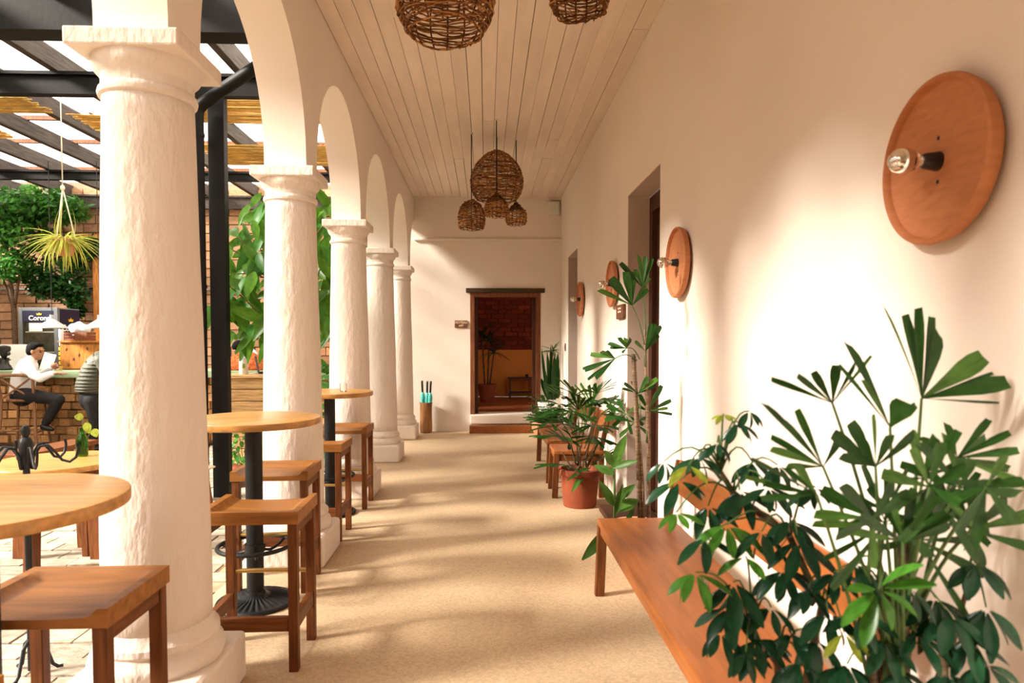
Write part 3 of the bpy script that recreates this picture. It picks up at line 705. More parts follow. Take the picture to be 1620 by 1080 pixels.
# --- foreground umbrella plant (schefflera)
sc = V((.72, 1.40, 0))
sf = thing('umbrella_plant', 'umbrella plant with drooping glossy leaf clusters in front of the long bench', 'plant', sc)
pot(sf, potprof(.12, .17, .34), claypot, .28, .155, sc)
trunks = [[sc + V((0, 0, .26)), sc + V((-.06, .05, .5)), P(1300, 960, 1.55), P(1250, 850, 1.62), P(1160, 780, 1.70), P(1140, 745, 1.72)],
          [sc + V((.03, 0, .26)), P(1400, 1040, 1.45), P(1410, 950, 1.42), P(1440, 860, 1.42)],
          [sc + V((-.03, .02, .26)), P(1230, 1050, 1.55), P(1190, 1000, 1.6)],
          [sc + V((.05, .02, .26)), P(1500, 1040, 1.5), P(1530, 930, 1.5)]]
for t in trunks: stem('stem', t, [.012] + [.009] * (len(t) - 2) + [.005], stemm, sf)
tpts = [p for t in trunks for p in t[1:]]
HUBS = [((1145, 655), 1.74, 26, 2, 7), ((1168, 668), 1.70, 44, 0, 6), ((1185, 650), 1.72, 40, 0, 5), ((1105, 722), 1.72, 55, 0, 6), ((1075, 760), 1.68, 62, 0, 5), ((1090, 735), 1.66, 50, 2, 4),
        ((1050, 730), 1.75, 45, 0, 4), ((1170, 775), 1.66, 72, 0, 7), ((1150, 830), 1.60, 78, 1, 7), ((1115, 850), 1.60, 70, 0, 6), ((1180, 880), 1.58, 66, 1, 3), ((1215, 770), 1.62, 66, 0, 6), ((1250, 822), 1.58, 66, 0, 8), ((1262, 855), 1.54, 74, 0, 7),
        ((1290, 770), 1.52, 56, 0, 6), ((1240, 900), 1.55, 72, 0, 7), ((1100, 905), 1.52, 70, 1, 6), ((1160, 920), 1.56, 80, 0, 7), ((1150, 960), 1.55, 74, 0, 6), ((1195, 1010), 1.50, 78, 0, 8), ((1180, 1030), 1.46, 60, 0, 6),
        ((1320, 905), 1.48, 66, 0, 7), ((1310, 970), 1.46, 72, 0, 7), ((1390, 932), 1.36, 92, 1, 7), ((1350, 890), 1.42, 66, 0, 6), ((1335, 1000), 1.40, 60, 2, 4), ((1265, 1045), 1.45, 70, 0, 8), ((1340, 1050), 1.42, 80, 0, 8), ((1290, 1010), 1.45, 70, 0, 7),
        ((1545, 890), 1.42, 74, 0, 7), ((1480, 945), 1.42, 78, 0, 7), ((1500, 970), 1.40, 80, 0, 8), ((1560, 960), 1.40, 84, 0, 7), ((1530, 1010), 1.38, 80, 0, 7), ((1450, 1000), 1.40, 74, 0, 7), ((1560, 1050), 1.36, 70, 0, 6), ((1420, 1060), 1.40, 70, 0, 7), ((1500, 1065), 1.38, 70, 0, 7), ((1220, 960), 1.52, 60, 0, 6),
        ((1120, 800), 1.66, 60, 0, 6), ((1190, 730), 1.68, 50, 0, 6), ((1230, 735), 1.62, 50, 0, 6), ((1135, 700), 1.70, 46, 0, 6), ((1205, 840), 1.58, 66, 0, 6), ((1070, 810), 1.62, 50, 1, 4), ((1280, 930), 1.5, 60, 0, 7), ((1360, 970), 1.42, 66, 0, 7), ((1400, 1010), 1.40, 70, 0, 7), ((1440, 930), 1.40, 66, 0, 6), ((1250, 1000), 1.5, 66, 0, 7), ((1140, 1000), 1.52, 60, 0, 6)]
for i, ((hx, hy), Y, Lp, br, n) in enumerate(HUBS):
    hb = P(hx, hy, Y); nb_ = min(tpts, key=lambda p: (p - hb).length + max(0, p.z - hb.z) * 2)
    pt = stem('leaf_stalk', arc(nb_, hb, .05), [.0035, .003, .003, .0025, .0025, .002, .002], petm, sf, 5)
    m_ = (schef, schef_l, schef_y)[br]; a0 = rnd(0, 6); L0 = Lp / F * Y * .80
    dr = rnd(.55, 1.0) if br != 1 else rnd(.45, .8)
    for k in range(n):
        a = a0 + 2 * pi * k / n + rnd(-.2, .2); d = V((math.cos(a), .7 * math.sin(a) - .3, -dr * rnd(.5, 1.3)))
        if i == 23: d = V((math.cos(a), -.35, .85 * math.sin(a) - .35))
        d.normalize(); L = L0 * rnd(.8, 1.15); s0 = hb + d * L * .14
        leaf('leaflet', LM('obov', m_, random.choice((.1, .2, .3))), s0, s0 + d * L, L * rnd(.29, .37), V((rnd(-.3, .3), -.45, 1)), pt)

# --- generic fan palm clump
def fan(root, base, hub, L, n, spread, m, wd, facing, up=.5, stalk=.004):
    pt = stem('leaf_stalk', arc(base, hub, .02, 4), [stalk, stalk * .9, stalk * .8, stalk * .7, stalk * .6], petm, root, 5)
    fwd = V(facing).normalized(); side = fwd.cross(V((0, 0, 1)))
    if side.length < .1: side = V((1, 0, 0))
    side.normalize(); 
    for k in range(n):
        a = spread * ((k + .5) / n - .5) + rnd(-.08, .08); d = fwd * math.cos(a) + side * math.sin(a) + V((0, 0, rnd(-.15, .12))); d.normalize()
        leaf('leaflet', LM('rhapis', m, random.choice((.06, .12, .2))), hub, hub + d * L * rnd(.85, 1.1), wd * rnd(.8, 1.15), side.cross(fwd) + V((rnd(-.3, .3), -.4, .3)), pt)
# --- tall palm at the near side door
bc = PZ(1010, 828, .36); bc = V((bc.x, bc.y, 0))
tp_ = thing('tall_palm', 'tall slim lady palm in a clay bowl behind the long bench', 'plant', bc)
pot(tp_, [(0, 0), (.06, 0), (.065, .02), (.085, .08), (.135, .2), (.172, .32), (.182, .345), (.175, .36), (.16, .36), (.155, .30), (0, .29)], claypot, .335, .157, bc)
YT = bc.y
def Q(x, y, dy=0): return P(x, y, YT + dy)
for pts in ([(1018, 826), (1016, 760), (1008, 650), (1004, 560)], [(1026, 826), (1026, 720), (1022, 600), (1020, 520)], [(1012, 826), (1008, 700), (1001, 560)]):
    stem('cane', [Q(x, y, .01 * i) for i, (x, y) in enumerate(pts)], [.013, .012, .011, .007][:len(pts)], canem, tp_)
TF = [((1000, 483), (1020, 545), [(948, 458, 11), (967, 440, 17), (990, 431, 15), (1003, 430, 10), (1022, 450, 9), (1025, 458, 8)]),
      ((1017, 455), (1022, 530), [(982, 416, 10), (1011, 404, 9), (1021, 405, 9), (1032, 408, 8), (1005, 425, 8), (1028, 440, 8)]),
      ((1021, 555), (1021, 580), [(1038, 514, 10), (1047, 516, 8), (1006, 540, 7), (1042, 530, 8), (1030, 512, 8)]),
      ((991, 551), (1012, 568), [(962, 542, 8), (965, 549, 7), (980, 533, 10), (990, 534, 9), (999, 534, 7), (984, 558, 5)]),
      ((973, 567), (1008, 570), [(934, 559, 10), (925, 586, 8), (922, 583, 6), (942, 598, 9), (951, 556, 8), (930, 600, 6), (960, 555, 6)]),
      ((1010, 622), (1014, 660), [(988, 606, 8), (1040, 598, 10), (1036, 610, 8), (1025, 596, 9), (985, 614, 6), (1000, 603, 7)]),
      ((1026, 650), (1022, 700), [(1047, 610, 10), (1062, 633, 8), (1058, 645, 6), (1005, 640, 8), (1012, 625, 8), (1064, 655, 6), (1040, 620, 8)]),
      ((990, 655), (1012, 690), [(960, 640, 10), (956, 665, 9), (970, 675, 9), (1012, 640, 9), (1018, 672, 8), (978, 632, 8), (1000, 686, 7)]),
      ((1004, 668), (1014, 700), [(980, 690, 8), (1030, 690, 8), (1024, 660, 7), (975, 660, 8)])]
for i, (h, b, tips) in enumerate(TF):
    dy = -.05 + .02 * i; hb = Q(*h, dy - .04); pt = stem('leaf_stalk', arc(Q(*b), hb, .03), [.004] * 3 + [.003] * 4, petm, tp_, 5)
    for j, (tx, ty, wpx) in enumerate(tips):
        leaf('leaflet', LM('rhapis', rhap if (i * 3 + j) % 4 else rhap_y, random.choice((.03, .08))), hb, Q(tx, ty, dy + rnd(-.12, .05)), wpx / F * YT * .85, V((rnd(-.5, .5), -1, rnd(0, .6))), pt)
# young sucker with broad leaves
stem('sucker', [Q(972, 828), Q(972, 770), Q(970, 725)], [.008, .007, .004], petm, tp_)
for b, t, wd in (((970, 735), (958, 713), 16), ((971, 730), (990, 690), 16), ((972, 800), (950, 762), 15), ((974, 790), (1003, 768), 15), ((975, 805), (1010, 790), 20), ((972, 750), (940, 735), 14), ((970, 740), (1006, 728), 12), ((973, 815), (985, 770), 10), ((990, 828), (1004, 802), 8), ((968, 745), (985, 712), 13)):
    leaf('leaf', LM('oval', rhap_y, .12), Q(*b, -.02), Q(*t, rnd(-.12, .02)), wd / F * YT, V((rnd(-.4, .4), -1, .5)), tp_, tp_)
leaf('leaf', LM('oval', rhap_y, .1), P(962, 838, YT - .2), P(922, 886, YT - .25), .07, V((.2, -1, .4)), tp_, tp_)

# --- terracotta pot palm
rc = V((.855, 6.12, 0))
rp_ = thing('potted_palm', 'lady palm in a red terracotta pot on the floor in front of the small chair', 'plant', rc)
pot(rp_, potprof(.145, .185, .345), terra, .295, .17, rc)
for k, (px, py) in enumerate([(903, 700), (912, 690), (918, 705), (935, 690), (946, 700), (925, 720), (890, 715)]):
    top = P(px, py, 6.12 + rnd(-.08, .08)); stem('cane', [rc + V((rnd(-.1, .1), rnd(-.08, .08), .28)), rc.lerp(top, .5) + V((0, 0, .1)), top], [.011, .010, .006], canem if k % 2 else stemm, rp_)
for hx, hy in ((880, 655), (897, 630), (915, 648), (905, 668), (935, 640), (955, 632), (950, 655), (890, 690), (870, 668), (925, 668), (942, 672), (960, 645), (900, 700), (930, 725), (895, 735), (945, 730), (870, 645), (885, 640), (910, 625), (925, 632), (945, 622), (965, 660), (915, 685), (880, 675), (940, 690), (905, 650)):
    Y = 6.1 + rnd(-.2, .15); hb = P(hx, hy, Y); d = hb - rc; fan(rp_, rc + V((d.x * .3, d.y * .3, min(d.z * .7, d.z - .06))), hb, rnd(.20, .29), 9, rnd(2.2, 3.6), rhap if random.random() < .7 else rhap_y, .034, V((d.x * 1.5 + rnd(-.2, .2), d.y - .15, rnd(-.05, .35))))
leaf('leaf', LM('oval', rhap_y, .2), rc + V((.05, -.1, .33)), P(905, 772, 5.85), .06, V((0, -.6, 1)), rp_, rp_)
leaf('leaf', LM('oval', rhap_y, .2), rc + V((.08, -.1, .36)), P(900, 752, 5.85), .05, V((0, -.6, 1)), rp_, rp_)

# --- fern bowl by the far doorway
fc = V((.95, 10.35, 0))
fb = thing('fern_bowl', 'feathery fern in a wide clay bowl beside the far doorway', 'plant', fc)
pot(fb, [(0, 0), (.13, 0), (.2, .06), (.25, .17), (.245, .26), (.235, .27), (.22, .26), (.21, .22), (0, .21)], claypot, .235, .212, fc)
fern = MB(); rg = random.Random(3)
for k in range(95):
    a = rg.uniform(0, 2 * pi); L = rg.uniform(.28, .55); e = rg.uniform(.4, 1.35); d = V((math.cos(a) * math.cos(e), math.sin(a) * math.cos(e), math.sin(e)))
    pts = [fc + V((rg.uniform(-.12, .12), rg.uniform(-.12, .12), .25)) + d * L * t + V((0, 0, -.22 * L * t * t * 2)) for t in [j / 8 for j in range(9)]]
    if max(p.x for p in pts) > XR - .02: continue
    fern.tube(pts, .002, 3)
    for j in range(1, 9):
        s = d.cross(V((0, 0, 1))).normalized()
        for sg in (-1, 1):
            b = len(fern.v); ln = .06 * (1.1 - j / 9); p = pts[j]; fern.v += [tuple(p), tuple(p + s * sg * ln + d * .02), tuple(p + d * .025)]; fern.f.append((b, b + 1, b + 2))
o = W(fern.obj('fronds', leafm('fern_leaf', (.06, .17, .025)), fix=False), fb); o['kind'] = 'stuff'
# --- snake plant / dracaena in a pale pot in the corner
nc = V((1.0, 10.95, 0))
sn = thing('corner_plant', 'snake plant with striped upright leaves in a tall pale pot in the far corner', 'plant', nc)
pot(sn, [(0, 0), (.12, 0), (.13, .02), (.16, .48), (.165, .52), (.15, .52), (.145, .46), (0, .45)], whitep, .49, .145, nc)
for bx, by, tx, ty, wd in ((872, 632, 872, 545, 8), (868, 632, 858, 570, 7), (876, 632, 884, 558, 9), (879, 630, 886, 575, 10), (866, 632, 857, 552, 5), (874, 632, 878, 560, 8), (864, 625, 856, 598, 8), (868, 628, 860, 600, 8), (870, 632, 866, 556, 7), (882, 630, 887, 610, 8), (862, 632, 855, 625, 6), (877, 632, 875, 575, 9)):
    leaf('leaf', LM('lance', rhap, .02), P(bx, by, 10.95 + rnd(-.05, .05)), P(min(tx, 883), ty, 10.9 + rnd(-.08, .08)), wd / F * 10.95, V((rnd(-.5, .5), -1, .1)), sn, sn)
hb = P(875, 555, 10.92)
stem('cane', [P(873, 632, 10.95), hb], [.012, .010], canem, sn)
for k in range(22):
    a = 2 * pi * k / 22; e = rnd(-.3, .9); d = V((math.cos(a) * math.cos(e), .6 * math.sin(a) * math.cos(e), math.sin(e))); tpp = hb + d * rnd(.18, .30)
    tpp.x = min(tpp.x, XR - .03); leaf('leaf', LM('strap', leafm('dracaena_leaf', (.10, .15, .06)), .25), hb, tpp, .028, V((0, -.3, 1)), sn, sn)

# --- plant and bench in the inner room
ic = V((P(770, 610, 13.6).x, 13.6, DF)); ip = thing('room_palm', 'dark potted dracaena standing inside the far room', 'plant', ic)
W(MB().lathe([(0, 0), (.13, 0), (.19, .33), (.205, .33), (.205, .36), (.17, .36), (.165, .32), (0, .31)], 28, ic).obj('pot', terra, smooth=True), ip)
for dx, hh in ((-.06, 1.35), (.03, 1.25), (.09, 1.0)):
    top = ic + V((dx * 1.6, 0, hh)); stem('cane', [ic + V((dx * .6, 0, .3)), top], [.022, .016], stemm, ip)
    for k in range(22):
        a = 2.4 * k; e = rnd(-.5, 1.0); d = V((math.cos(a) * math.cos(e), math.sin(a) * math.cos(e), math.sin(e))); leaf('leaf', LM('strap', rhap, .25), top, top + d * rnd(.3, .5), .03, V((0, 0, 1)), ip, ip)
x0, x1 = P(804, 610, 14.5).x, P(846, 610, 14.5).x; r = thing('side_table', 'low dark wooden side table inside the far room', 'table', ((x0 + x1) / 2, 14.6, DF))
def rr_(n, a, b): W(MB().box(a, b).obj(n, darkwood, bevel=.004), r)
rr_('top', (x0, 14.4, DF + .40), (x1, 14.8, DF + .44)); rr_('shelf', (x0 + .02, 14.44, DF + .10), (x1 - .02, 14.76, DF + .13))
for x in (x0 + .02, x1 - .06):
    for y in (14.41, 14.75): rr_('leg', (x, y, DF), (x + .04, y + .04, DF + .40))
r = thing('small_cup', 'tiny dark cup on the side table inside the far room', 'cup', (x0 + .41, 14.6, DF + .44))
W(MB().lathe([(0, 0), (.03, 0), (.04, .07), (.034, .07), (.028, .01), (0, .01)], 14, r.location).obj('bowl', blackp, smooth=True), r)

# ================================================================== COURTYARD
# --- bar with wood-block front
YF = 10.0; BX0, BX1 = -8.6, -2.2; ZT = 1.085
bar = thing('bar_counter', 'long bar faced with uneven wooden blocks under a pale green top', 'bar', (-5.4, 10.3, 0))
W(MB().box((BX0, YF + .03, 0), (BX1, YF + .5, ZT - .10)).obj('body', mortar), bar)
W(MB().box((BX0 - .1, YF - .22, ZT - .10), (BX1 + .1, YF + .6, ZT)).obj('worktop', greenm, bevel=.008), bar)
bm_ = MB().box((-.5, -.05, -.5), (.5, .05, .5)).mesh('wood_block', blockm); rest = MB(); n_ = 0; z = .045; k = 0
while z < ZT - .12:
    x = BX0 + .07 + (.08 if k % 2 else 0); hgt = .118
    while x < BX1 - .05:
        ww = random.choice((.13, .15, .17, .19)); px, py = proj((x, YF, z)); dd = rnd(-.045, .03)
        if -20 < px < 165 and n_ < 290:
            n_ += 1; o = link('wood_block', bm_, bar); o.matrix_parent_inverse = Matrix.Translation(bar.location).inverted()
            o.location = (x + ww / 2, YF + dd, z + hgt / 2); o.scale = (ww - .012, 1, hgt - rnd(.008, .022)); o.rotation_euler = (rnd(-.05, .05), rnd(-.04, .04), rnd(-.05, .05))
        else: rest.box((x + .006, YF - .05 + dd, z + .006), (x + ww - .006, YF + .05, z + hgt - .006))
        x += ww
    z += hgt; k += 1
o = W(rest.obj('wood_blocks', blockm, fix=False), bar); o['kind'] = 'stuff'
# --- fridge
fx1 = P(92, 540, 10.9).x; fx0 = P(30, 540, 10.9).x; fy = 10.9; fz = 2.03
fr = thing('drinks_fridge', 'tall glass-door beer fridge with a dark navy side behind the bar', 'fridge', ((fx0 + fx1) / 2, fy + .3, 0))
def fp(n, a, b, m, bv=0): return W(MB().box(a, b).obj(n, m, bevel=bv), fr)
fp('cabinet', (fx0, fy + .05, 0), (fx1 - .004, fy + .58, fz), fridgeg, .01); fp('side_panel', (fx1 - .004, fy + .06, .05), (fx1 + .004, fy + .57, fz - .02), navy)
fp('header', (fx0 + .06, fy, fz - .22), (fx1 - .06, fy + .05, fz - .05), navy)
for x0, x1, z0, z1 in ((fx0, fx0 + .06, .1, fz), (fx1 - .06, fx1, .1, fz), (fx0 + .06, fx1 - .06, fz - .05, fz), (fx0 + .06, fx1 - .06, .1, .2)): fp('door_frame', (x0, fy, z0), (x1, fy + .05, z1), fridgeg, .004)
fp('door_interior', (fx0 + .06, fy + .035, .2), (fx1 - .06, fy + .05, fz - .22), fridgein)
for z0 in (.55, .95, 1.32, 1.64): fp('shelf', (fx0 + .09, fy + .022, z0), (fx1 - .06, fy + .035, z0 + .02), whitep)
fp('glass_door', (fx0 + .06, fy + .008, .2), (fx1 - .06, fy + .014, fz - .22), clearg)
fp('notice', (fx0 + .16, fy - .002, fz - .37), (fx0 + .36, fy + .006, fz - .24), whitep)
W(text('fridge_lettering', 'Corona', .105, whitep, ((fx0 + fx1) / 2 + .02, fy - .003, fz - .165), (pi / 2, 0, 0), None, .002, .002), fr)
W(text('fridge_lettering', 'Corona', .15, whitep, (fx1 + .007, fy + .33, fz - .32), (pi / 2, 0, pi / 2), None, .002, .003), fr)
def crown_(c, ax, s):
    m = MB(); pts = [(-1, 0), (1, 0), (1.15, .8), (.6, .45), (.0, 1.1), (-.6, .45), (-1.15, .8)]
    m.prism([V(c) + V(ax) * (p * s) + V((0, 0, q * s)) for p, q in pts], V((0, -.004, 0)) if abs(ax[0]) > .5 else V((.004, 0, 0))); return m
W(crown_(((fx0 + fx1) / 2 + .02, fy - .001, fz - .115), (1, 0, 0), .035).obj('crown_emblem', gold), fr); W(crown_((fx1 + .005, fy + .33, fz - .21), (0, 1, 0), .055).obj('crown_emblem', gold), fr)
# --- items on the bar
def onbar(px, Y=None): return P(px, 585, Y or (YF + .15)).x
x0, x1 = onbar(101, 10.2), onbar(165, 10.2)
pb = thing('pine_cabinet', 'small knotty orange pine cabinet standing on the bar', 'cabinet', ((x0 + x1) / 2, 10.3, ZT))
W(MB().box((x0, 10.12, ZT), (x1, 10.5, ZT + .40)).obj('body', pine, bevel=.006), pb); W(MB().box((x0 + .02, 10.10, ZT + .02), (x1 - .02, 10.12, ZT + .37)).obj('front_board', pine, bevel=.006), pb)
W(MB().box((x0 - .01, 10.08, ZT + .40), (x1 + .01, 10.52, ZT + .425)).obj('top_board', pine, bevel=.004), pb)
for kx, kz in ((.1, .3), (.28, .22), (.13, .07), (.4, .31), (.2, .16)): W(MB().ball((x0 + kx, 10.098, ZT + kz), (.016, .004, .024), 10, 6).obj('knot', framewood, smooth='all'), pb)
x0, x1 = P(103, 540, 10.15).x, P(137, 540, 10.15).x; z0 = ZT + .425
cr = thing('wooden_crate', 'small slatted wooden crate on top of the pine cabinet', 'crate', ((x0 + x1) / 2, 10.25, z0))
for k in range(3):
    for nm, a, b in (('slat', (x0, 10.13, z0 + k * .045), (x1, 10.142, z0 + k * .045 + .036)), ('slat', (x0, 10.38, z0 + k * .045), (x1, 10.392, z0 + k * .045 + .036)), ('slat', (x0, 10.142, z0 + k * .045), (x0 + .01, 10.38, z0 + k * .045 + .036)), ('slat', (x1 - .01, 10.142, z0 + k * .045), (x1, 10.38, z0 + k * .045 + .036))):
        W(MB().box(a, b).obj(nm, pine if b[0] < x1 - .1 else framewood), cr)
W(MB().box((x0 + .16, 10.12, z0), (x1 + .02, 10.13, z0 + .126)).obj('dark_panel', framewood), cr); W(MB().box((x0 + .01, 10.142, z0), (x1 - .01, 10.38, z0 + .01)).obj('bottom', pine), cr)
def crumple(name, label, c, r, m, sd):
    b = MB().ball((0, 0, 0), r, 20, 14); b.v = [tuple(V(v) * (1 + .35 * mnoise.noise(V(v) * 14 + V((sd, 0, 0))))) for v in b.v]
    o = b.obj(name, m, smooth=True); o.location = c; return tag(o, label, 'bag')
crumple('white_bag', 'crumpled white plastic bag heaped in the wooden crate', ((x0 + x1) / 2, 10.25, z0 + .17), (.15, .1, .10), mat('bag_white', (.6, .6, .6), .7, .05), 1)
tr = thing('cup_tower', 'narrow yellow and black banded stack beside the pine cabinet', 'stack', (P(98, 580, 10.3).x, 10.3, ZT))
for k in range(5):
    W(MB().box((-.028, -.03, k * .07), (.028, .03, k * .07 + .052)).obj('yellow_box', gold, tr, bevel=.003), tr).matrix_parent_inverse = Matrix()
    W(MB().box((-.026, -.028, k * .07 + .052), (.026, .028, k * .07 + .07)).obj('black_band', blackp, tr), tr).matrix_parent_inverse = Matrix()
o = MB().lathe([(.0, 0), (.03, 0), (.034, .24), (.03, .245), (0, .245)], 16).obj('paper_cups', mat('grey_paper', (.5, .52, .54), .6), smooth=True); o.location = (P(98, 580, 10.3).x, 10.3, ZT + .3505); tag(o, 'grey stack of paper cups on top of the banded stack', 'cups')
gx = P(7, 580, 10.1).x
gr = thing('coffee_grinder', 'black coffee grinder standing on the bar at the left picture edge', 'grinder', (gx, 10.1, ZT))
for nm, mb in (('base', MB().lathe([(.09, 0), (.1, .02), (.085, .06), (.06, .09), (.055, .16), (.07, .18), (0, .18)], 18)), ('hopper', MB().lathe([(.03, .18), (.05, .22), (.085, .30), (.08, .34), (.04, .355), (0, .36)], 18)), ('portafilter_fork', MB().bar((.04, -.03, .16), (.12, -.06, .15), .03, .02)), ('knob', MB().ball((.08, -.03, .24), .03))):
    mb.obj(nm, blackp, gr, smooth=True)
o = MB().bar((gx - .10, 10.32, ZT + .005), (gx - .10, 10.42, ZT + .37), .50, .012, up=(0, 1, 0)).obj('white_board', whitep); tag(o, 'white board leaning behind the coffee grinder', 'board')
mc = P(72, 567, 9.98); o = MB().bar((mc.x - .02, 10.0, ZT + .003), (mc.x + .03, 10.05, ZT + .24), .17, .008, up=(0, 1, 0)).obj('menu_card', whitep); tag(o, 'white menu card standing on the bar in front of the seated man', 'menu')
sp = thing('tumbler', 'small glass with a yellow drink on the bar by the seated man', 'glass', (P(96, 583, 9.95).x, 9.95, ZT))
MB().lathe([(0, 0), (.03, 0), (.034, .07), (.03, .07), (.027, .01), (0, .008)], 16).obj('cup', clearg, sp, smooth=True); MB().lathe([(.0, .011), (.026, .011), (.029, .05), (0, .05)], 16).obj('drink', gold, sp, smooth=True)
# --- cone lamps over the bar
def cone_lamp(px, py, Y, label):
    c = P(px, py, Y); r = thing('cone_lamp', label, 'lamp', c, 0, 'white metal cone lamps over the bar')
    MB().lathe([(.028, .19), (.03, .13), (.05, .115), (.195, .012), (.198, .0), (.19, .004), (.045, .105), (.02, .12)], 36).obj('shade', mat('lamp_enamel', (.42, .42, .40), .5, .04), r, smooth=True)
    MB().tube([(0, 0, .18), (0, 0, 4.05 - c.z)], .005, 6).obj('cord', cordm, r)
    MB().ball((0, 0, .05), .035).obj('bulb', whitep, r, smooth='all')
cone_lamp(82.5, 519, 9.9, 'white cone lamp hanging over the seated man')
cone_lamp(158, 519, 9.9, 'white cone lamp half hidden by the nearest column')
# --- posts and pipe by the back wall
o = MB().box((P(147, 450, 11.9).x, 11.9, 0), (P(156, 450, 11.9).x, 12.0, 2.95)).obj('timber_post', pine, bevel=.004); tag(o, 'slim orange timber post against the block wall', 'post')
o = MB().box((P(130, 450, 12).x, 11.95, P(130, 377, 12).z), (P(200, 450, 12).x, 12.2, P(130, 374, 12).z + .03)).obj('wall_shelf', pine); tag(o, 'orange wooden shelf high on the block wall', 'shelf')
o = MB().tube([(-9.5, 12.2, P(20, 458, 12.2).z), (-4, 12.2, P(20, 458, 12.2).z)], .02, 8).obj('wall_conduit', fridgeg, smooth=True); tag(o, 'thin grey conduit running along the block wall', 'pipe')
# --- green bottle, round courtyard table
tc = V((-2.95, 4.75, 0)); ct = thing('courtyard_table', 'round pale wooden table in the courtyard holding a green bottle', 'table', tc)
W(MB().lathe([(0, .645), (.40, .645), (.415, .652), (.418, .672), (.412, .683), (0, .685)], 64, tc).obj('tabletop', topw, smooth=True), ct)
for k in range(4):
    a = pi / 2 * k - .05; d = V((math.cos(a), math.sin(a), 0)); W(MB().bar(tc + d * .24 + V((0, 0, .645)), tc + d * .27, .06, .085, up=d).obj('leg', teakz, bevel=.004), ct)
W(MB().box(tc + V((-.25, -.03, .59)), tc + V((.25, .03, .645))).obj('apron', teakx), ct); W(MB().box(tc + V((-.03, -.25, .59)), tc + V((.03, .25, .645))).obj('apron', teaky), ct)
bx = PZ(130, 721, .686); gb = thing('green_bottle', 'green glass bottle used as a vase on the courtyard table', 'bottle', bx)
MB().lathe([(0, 0), (.036, 0), (.039, .01), (.039, .10), (.036, .125), (.018, .165), (.0135, .19), (.0145, .20), (.011, .20), (.011, .17), (.03, .12), (.035, .1), (.035, .012), (0, .01)], 24).obj('glass', greeng, gb, smooth=True)
vs = thing('pothos_cutting', 'yellow green vine cutting in the green bottle', 'plant', bx + V((0, 0, .20)))
for t, l in (((132, 660), (118, 658)), ((148, 678), (152, 690)), ((136, 668), (140, 684))):
    h = P(*t, bx.y); stem('vine', arc(bx + V((0, 0, .03)), h, .02), .003, petm, vs, 5); leaf('leaf', LM('oval', schef_y, .2), h, P(*l, bx.y - .03), .055, V((.2, -1, .5)), vs, vs)
# low stool and bench
ls = thing('low_stool', 'low wooden stool peeking from behind the nearest column', 'stool', (-2.62, 4.95, 0))
MB().box((-.2, -.17, .42), (.2, .17, .46)).obj('seat', seatw, ls, bevel=.006)
for x, y in ((-.18, -.15), (.18, -.15), (.18, .15), (-.18, .15)): MB().box((x - .02, y - .02, 0), (x + .02, y + .02, .42)).obj('leg', teakz, ls, bevel=.003)
for y in (-.15, .15): MB().box((-.16, y - .012, .2), (.16, y + .012, .25)).obj('stretcher', teakx, ls)
lb_ = thing('low_bench', 'low reddish wooden bench beyond the courtyard table', 'bench', (-4.45, 7.05, 0), -.1)
MB().box((-.16, -.5, .38), (.16, .5, .43)).obj('seat', teaky, lb_, bevel=.005)
for x in (-.12, .12):
    for y in (-.44, .44): MB().box((x - .025, y - .025, 0), (x + .025, y + .025, .38)).obj('leg', teakz, lb_, bevel=.003)
# cream shell chair behind the column
wc = V((P(282, 700, 5.6).x, 5.6, 0)); cc = thing('cream_chair', 'cream shell chair almost hidden behind the nearest column', 'chair', wc, 1.2)
creamm = mat('cream_plastic', (.75, .62, .45), .5, .08)
MB().grid(lambda u, v: ((u - .5) * .42 * (1 - .25 * max(0, v - .6)), (v * .36 if v < .5 else .18 + .03 * (v - .5)) - .18, .44 + (.02 * (2 * u - 1) ** 2) + (0 if v < .5 else (v - .5) * .72 * (1 - .12 * (2 * u - 1) ** 2))), 12, 16).obj('shell', creamm, cc, smooth='all').modifiers.new('t', 'SOLIDIFY').thickness = .014
for x, y in ((-.17, -.15), (.17, -.15), (.17, .15), (-.17, .15)): MB().bar((x * .9, y * .9, .44), (x * 1.15, y * 1.15, 0), .025, .025).obj('leg', framewood, cc)
# wrought iron stand
wi = PZ(50, 1066, 0); wi = V((wi.x, wi.y, 0)); ws = thing('iron_stand', 'black wrought iron stand with curled arms behind the front table', 'stand', wi)
MB().tube([(0, 0, .02), (0, 0, 1.06)], .014, 12).obj('pole', iron, ws, smooth=True); MB().lathe([(.014, .93), (.026, .96), (.028, 1.05), (.02, 1.07), (.012, 1.075), (.02, 1.10), (.012, 1.125), (0, 1.13)], 16).obj('finial', iron, ws, smooth=True)
for k in range(6):
    a = 2 * pi * k / 6 + .25; d = V((math.cos(a), math.sin(a), 0))
    pts = [d * q + V((0, 0, z)) for q, z in ((.022, .93), (.03, .99), (.055, 1.03), (.085, 1.035), (.115, 1.00), (.14, .965), (.17, .955), (.195, .975), (.205, 1.01), (.20, 1.04))]
    MB().tube(pts, .006, 8).obj('arm', iron, ws, smooth=True)
for k in range(3):
    a = 2 * pi * k / 3 + .5; d = V((math.cos(a), math.sin(a), 0)); MB().tube([d * q + V((0, 0, z)) for q, z in ((.01, .16), (.05, .13), (.08, .03), (.10, .012), (.12, .012))], .008, 8).obj('foot', iron, ws, smooth=True)

